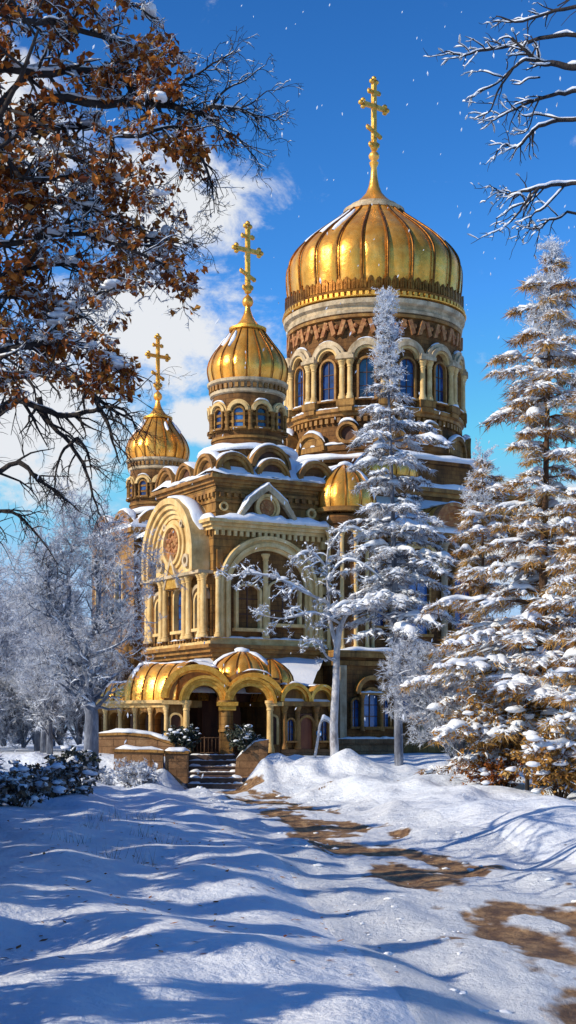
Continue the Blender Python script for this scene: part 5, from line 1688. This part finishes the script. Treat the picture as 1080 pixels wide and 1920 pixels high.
b = MB(); b.pad([V((-.45, 0, 1.2)), V((.3, 0, 1.88)), V((.85, 0, 1.97))], .4, .13, 3, .5); b.build('snow_cap', M['snow'], r_, True)

# iron gate rail on the porch
r_ = thing('iron_railing', 'low iron railing with thin bars across the left porch arch', 'railing', (0, 0, 0))
p0 = Vector((-2.65, 60.1, 0)) + Vector((math.cos(pa), math.sin(pa), 0)) * (-1.3)
r_.location = (p0.x, p0.y, 1.3)
b = MB(); t_ = Vector((math.cos(pa), math.sin(pa), 0))
for z in (.12, .72): b.tube([V((0, -.1, z)), t_ * 1.95 + V((0, -.1, z))], .025, 6)
b.build('rail', M['brownbark'], r_, True)
b = MB()
for i in range(14): b.tube([t_ * (1.95 * i / 13) + V((0, -.1, .0)), t_ * (1.95 * i / 13) + V((0, -.1, .78 if i % 4 == 0 else .72))], .014 if i % 4 else .03, 5)
b.build('bars', M['brownbark'], r_, True)

# shrubs
def shrub(name, label, x, y, rad, h, rg, fol, n, snow_n, group=None, size=.16, twig=True, z=None):
    base = V((x, y, (gz(x, y) if z is None else z)))
    root = thing(name, label, 'shrub', base, group=group)
    br = []
    for k in range(n):
        a = rg.uniform(0, 2 * PI); q = rg.uniform(.1, 1)
        grow(V((rg.uniform(-.2, .2) * rad, rg.uniform(-.2, .2) * rad, -.05)), V((math.cos(a) * q * rad, math.sin(a) * q * rad, h * rg.uniform(.5, 1))), math.hypot(rad * q, h) * rg.uniform(.6, 1.05), .016, 2, 4, rg, br, .22, V((0, 0, -.02)), (0, 0, 5, 4), .5, .8, .25)
    mb = MB(); limbs_to(mb, br, (5, 5, 4, 3, 3)); mb.build('stems', M['brownbark'], root)
    mb = MB(); leaves_on(mb, br, rg, 3, 3 if fol != 'frost' else 1, size, spreadr=.03)
    if fol == 'frost':
        for pts, rad_, l in br:
            for a, b in zip(pts[:-1], pts[1:]):
                for q in range(3): mb.blade(a.lerp(b, rg.random()), ((b - a).normalized() * .5 + rvec(rg) * .9) * rg.uniform(.04, .1), .008, rg.uniform(.1, 1))
    mb.build('foliage', M[fol], root)
    mb = MB(); snow_on(mb, br, rg, 0, .35, 3.0, 1.0, .02)
    for k in range(snow_n):
        pts = rg.choice(br)[0]; p = pts[-1]; s = rg.uniform(.06, .17) * (h ** .5)
        mb.blob(p, (s, s, s * .55), rg.random() * 80, .5, .4)
    mb.build('snow_load', M['snow'], root, True)
    return root
rg = random.Random(91)
g1 = at(345, 1385, 58.2); shrub('evergreen_shrub', 'small round evergreen piled with snow, left of the porch opening', g1.x, 58.6, .42, .95, rg, 'green', 16, 26, z=1.55)
g1 = at(462, 1390, 58.4); shrub('evergreen_shrub', 'dark evergreen with long snow tipped sprays on the tilted block right of the steps', g1.x, 58.5, .55, 1.0, rg, 'green', 20, 22, z=1.5)
g1 = at(130, 1420, 48); shrub('snowy_shrub', 'brown stemmed shrub with rounded snow cushions by the terrace at the left edge', g1.x, 48, .6, 1.3, rg, 'green', 16, 30)
g1 = at(110, 1490, 40); shrub('evergreen_shrub', 'frosted blue grey bush in shade at the left of the foreground bank', g1.x, 40, .8, .9, rg, 'needle', 26, 90)
g1 = at(30, 1500, 37); shrub('evergreen_shrub', 'frosted grey bush cut by the left edge in front of the shaded bank', g1.x, 37, .8, 1.0, rg, 'needle', 24, 80)
g1 = at(245, 1475, 50); shrub('frosted_bush', 'low tangled brown bush dusted with frost below the terrace wall', g1.x, 51.5, .75, .8, rg, 'frost', 46, 14)
g1 = at(180, 1440, 52); shrub('frosted_bush', 'small frosted bush between the terrace wall and forked tree', g1.x, 53, .5, .7, rg, 'frost', 26, 10)
g1 = at(920, 1465, 44); shrub('frosted_bush', 'bush with reddish leaves under snow at the foot of the tallest right conifer', g1.x, 43.5, .8, .9, rg, 'leaf', 30, 34, size=.1)
g1 = at(960, 1400, 43); shrub('amber_bush', 'upright amber leaved bush dusted with snow at the right edge', g1.x, 44, .8, 3.2, rg, 'larch', 46, 60, size=.13)
g1 = at(1050, 1480, 40); shrub('amber_bush', 'low amber bush cut by the right edge of the view', g1.x, 40, .8, 1.8, rg, 'larch', 36, 40, size=.13)
# brown leaves dropped on the snow below the oak
mb = MB(); rg = random.Random(17)
for k in range(420):
    x = rg.gauss(-1.2, 2.2); y = rg.uniform(11, 30)
    p = V((x, y, gz(x, y) + .012))
    a = rg.uniform(0, 6.28); s = rg.uniform(.03, .06); d = V((math.cos(a), math.sin(a), rg.uniform(0, .3))) * s; e = V((-math.sin(a), math.cos(a), rg.uniform(-.2, .3))) * s * .4
    mb.add([p - d, p + e, p + d, p - e], [(0, 1, 2), (0, 2, 3)], rg.random())
tag(mb.build('fallen_leaves', M['leaf']), kind='stuff')
# clods of broken snow kicked up beside the path
mb = MB(); rg = random.Random(19)
for k in range(500):
    y = 8 + 46 * rg.random() ** 1.5; c = xc(y); sd_ = rg.choice((-1, 1))
    x = c + sd_ * (half_w(y) * rg.uniform(.55, 1.25)) + rg.gauss(0, .25)
    q = (.006 + .028 * rg.random() ** 3) * (1 + y / 50)
    mb.blob(V((x, y, gz(x, y) + .02 + q * .3)), (q * rg.uniform(.8, 1.9), q * rg.uniform(.7, 1.2), q * .55), rg.random() * 70, 1.0)
tag(mb.build('snow_clods', M['snow'], None, True), kind='stuff')
rg = random.Random(93)
# dry grass in the foreground
def tuft(label, x, y, n, rg, group):
    base = V((x, y, gz(x, y) - .03)); mb = MB()
    for k in range(n):
        a = rg.uniform(0, 2 * PI); p = V((rg.gauss(0, .13), rg.gauss(0, .13), 0))
        d = V((math.cos(a) * .35, math.sin(a) * .35, 1)) * rg.uniform(.12, .34)
        mb.blade(p, d, .004, rg.random())
    o = mb.build('grass_tuft', M['grass']); o.location = base
    return tag(o, label, 'grass', group)
gt = None
for i in range(12):
    px = rg.uniform(90, 330); py = rg.uniform(1530, 1620)
    yy = EYE * F / (py - HY) * .8
    p = at(px, py, yy); 
    o = tuft('dry frosted grass blades poking through the shaded snow at lower left', p.x, yy, 26, rg, 'grass tufts in the shaded foreground snow')
# bent snowy post and thin white trunks by the wall
r_ = thing('bent_sapling', 'bent sapling bowed over under snow beside the thin white trunk', 'sapling', at(590, 1412, 55.4))
bb = r_.location.copy()
b = MB(); pl = [at(590, 1412, 55.4) + V((0, 0, -.2)), at(597, 1380, 55.4), at(600, 1358, 55.4), at(608, 1350, 55.4), at(622, 1358, 55.4), at(627, 1368, 55.4)]
pl = bez([p - bb for p in pl], 3); b.tube(pl, [.06 - .002 * i for i in range(len(pl))], 6); b.build('stem', M['birch'], r_, True)
b = MB(); b.pad([p + V((0, 0, .05)) for p in pl[6:14]], .12, .14, 3, .5); b.build('snow_load', M['snow'], r_, True)
# little blue enamel sign on the porch wall
r_ = thing('wall_lamp', 'tiny round blue lamp on a bracket on the porch right wing wall', 'lamp', WL.inverted() @ fr_(1.68, 2.2, .3))
b = MB(); b.blob(V((0, 0, 0)), (.12, .12, .15), 2, .1); b.build('lamp_globe', M['bluesign'], r_, True)
b = MB(); b.tube([V((.02, .0, -.1)), V((.1, .12, -.18)), V((.12, .3, -.12))], .02, 6); b.lathe((0, 0), [(.02, .14), (.1, .13), (.06, .2), (.01, .22)], 12); b.build('bracket', M['iron'], r_, True)
# dark post in the snow at right
r_ = thing('wooden_post', 'thin dark wooden post standing in the snow at the right edge', 'post', at(988, 1490, 42))
b = MB(); b.tube([V((0, 0, -.3)), V((.01, 0, .5)), V((-.02, 0, 1.05))], [.07, .06, .055], 7); b.build('post_shaft', M['bark'], r_, True)
b = MB(); b.blob(V((-.02, 0, 1.06)), (.09, .09, .06), 4, .3); b.build('snow_cap', M['snow'], r_, True)
# loose flakes drifting in the air
mb = MB(); rg = random.Random(7)
for k in range(420):
    Y = rg.uniform(12, 56); hw = .21 * Y
    p = V((rg.uniform(-hw, hw), Y, rg.uniform(1.5, 2 + .52 * Y))); s = rg.uniform(.010, .030) * (.6 + Y / 60)
    d = V((rg.uniform(-.2, .7), rg.uniform(-.3, .3), 1)).normalized()
    a = d.orthogonal().normalized() * s * .55
    c = d.cross(a)
    vs = [p - d * s * 1.4, p + a, p + c, p - a, p - c, p + d * s * 1.4]
    mb.add(vs, [(0, 2, 1), (0, 3, 2), (0, 4, 3), (0, 1, 4), (5, 1, 2), (5, 2, 3), (5, 3, 4), (5, 4, 1)])
tag(mb.build('falling_snow', M['snow']), kind='stuff')

# ------------------------------------------------------------------ daylight
SUN_EL, SUN_AZ = math.radians(30), math.radians(204)      # azimuth counted from +X towards +Y: the sun stands to the left
sd = Vector((math.cos(SUN_EL) * math.cos(SUN_AZ), math.cos(SUN_EL) * math.sin(SUN_AZ), math.sin(SUN_EL)))
sun = bpy.data.lights.new('sun', 'SUN'); sun.energy = 5.0; sun.angle = math.radians(.5); sun.color = (1.0, .85, .64)
so = bpy.data.objects.new('sun', sun); COL.objects.link(so)
so.rotation_euler = sd.to_track_quat('Z', 'Y').to_euler(); so.location = sd * 200

w = bpy.data.worlds.new('World'); scene.world = w; w.use_nodes = True
nt = w.node_tree; L = nt.links
bg = nt.nodes['Background']; bg.inputs['Strength'].default_value = 0.09
sky = nt.nodes.new('ShaderNodeTexSky'); sky.sky_type = 'NISHITA'; sky.sun_disc = False
sky.sun_elevation = SUN_EL; sky.sun_rotation = math.pi / 2 - SUN_AZ
sky.air_density = 1.0; sky.dust_density = 0.15; sky.ozone_density = 3.5; sky.altitude = 900
hs = nt.nodes.new('ShaderNodeHueSaturation'); hs.inputs['Saturation'].default_value = 1.18; hs.inputs['Value'].default_value = 1.0
gm = nt.nodes.new('ShaderNodeGamma'); gm.inputs['Gamma'].default_value = 1.7
ml = nt.nodes.new('ShaderNodeMix'); ml.data_type = 'RGBA'; ml.blend_type = 'MULTIPLY'; ml.inputs['Factor'].default_value = 1.0; ml.inputs['B'].default_value = (1.15, 1.08, .84, 1)
L.new(sky.outputs[0], hs.inputs['Color']); L.new(hs.outputs['Color'], gm.inputs['Color']); L.new(gm.outputs['Color'], ml.inputs['A'])
hz = nt.nodes.new('ShaderNodeMix'); hz.data_type = 'RGBA'; hz.blend_type = 'DARKEN'; hz.inputs['Factor'].default_value = 1.0; hz.inputs['B'].default_value = (4.6, 7.0, 10.2, 1)
L.new(ml.outputs['Result'], hz.inputs['A'])
tc = nt.nodes.new('ShaderNodeTexCoord')
sx = nt.nodes.new('ShaderNodeSeparateXYZ'); L.new(tc.outputs['Generated'], sx.inputs[0])
# cumulus: fractal noise gathered into a few cloud banks at fixed bearings in the sky
mp = nt.nodes.new('ShaderNodeMapping'); mp.inputs['Scale'].default_value = (22, 22, 34); mp.inputs['Location'].default_value = (.35, 0, .2)
L.new(tc.outputs['Generated'], mp.inputs['Vector'])
cn = nt.nodes.new('ShaderNodeTexNoise'); cn.inputs['Scale'].default_value = 1.0; cn.inputs['Detail'].default_value = 10; cn.inputs['Roughness'].default_value = .66; cn.inputs['Distortion'].default_value = .3
L.new(mp.outputs['Vector'], cn.inputs['Vector'])
prev = None
for (x, z, rx, rz) in ((-.075, .335, .085, .055), (-.095, .262, .105, .06), (-.16, .20, .10, .08), (-.05, .205, .05, .02), (-.19, .36, .1, .08), (.16, .13, .16, .05), (-.7, .3, .3, .12), (.65, .35, .25, .1), (-.33, .24, .12, .08)):
    y = math.sqrt(max(0.01, 1 - x * x - z * z))
    m_ = nt.nodes.new('ShaderNodeMapping'); m_.vector_type = 'POINT'
    sc3 = (1 / rx, 1.5, 1 / rz)
    m_.inputs['Scale'].default_value = sc3
    m_.inputs['Location'].default_value = (-x * sc3[0], -y * sc3[1], -z * sc3[2])
    L.new(tc.outputs['Generated'], m_.inputs['Vector'])
    g_ = nt.nodes.new('ShaderNodeTexGradient'); g_.gradient_type = 'SPHERICAL'; L.new(m_.outputs['Vector'], g_.inputs['Vector'])
    if prev is None: prev = g_.outputs['Fac']
    else:
        q_ = nt.nodes.new('ShaderNodeMath'); q_.operation = 'MAXIMUM'; L.new(prev, q_.inputs[0]); L.new(g_.outputs['Fac'], q_.inputs[1]); prev = q_.outputs[0]
ad = nt.nodes.new('ShaderNodeMath'); ad.operation = 'MULTIPLY_ADD'; ad.inputs[1].default_value = .62
L.new(prev, ad.inputs[0]); L.new(cn.outputs['Fac'], ad.inputs[2])
cr_ = nt.nodes.new('ShaderNodeMapRange'); cr_.interpolation_type = 'SMOOTHSTEP'
cr_.inputs['From Min'].default_value = .63; cr_.inputs['From Max'].default_value = .90
L.new(ad.outputs[0], cr_.inputs['Value'])
mx = nt.nodes.new('ShaderNodeMix'); mx.data_type = 'RGBA'
mx.inputs['B'].default_value = (9.0, 9.3, 9.8, 1)
L.new(cr_.outputs['Result'], mx.inputs['Factor']); L.new(hz.outputs['Result'], mx.inputs['A'])
L.new(mx.outputs['Result'], bg.inputs['Color'])

# ------------------------------------------------------------------ camera
cam = bpy.data.cameras.new('camera'); co = bpy.data.objects.new('camera', cam); COL.objects.link(co)
co.location = (0, 0, EYE); co.rotation_euler = (math.radians(90), 0, 0)
cam.sensor_fit = 'HORIZONTAL'; cam.sensor_width = 36.0; cam.lens = F / 1080 * 36
cam.shift_y = (HY - 960) / 1080
cam.clip_start = .1; cam.clip_end = 5000
scene.camera = co
scene.render.engine = 'CYCLES'
scene.view_settings.view_transform = 'Standard'; scene.view_settings.look = 'None'; scene.view_settings.exposure = 0; scene.view_settings.gamma = 1
scene.cycles.max_bounces = 6; scene.cycles.transparent_max_bounces = 4
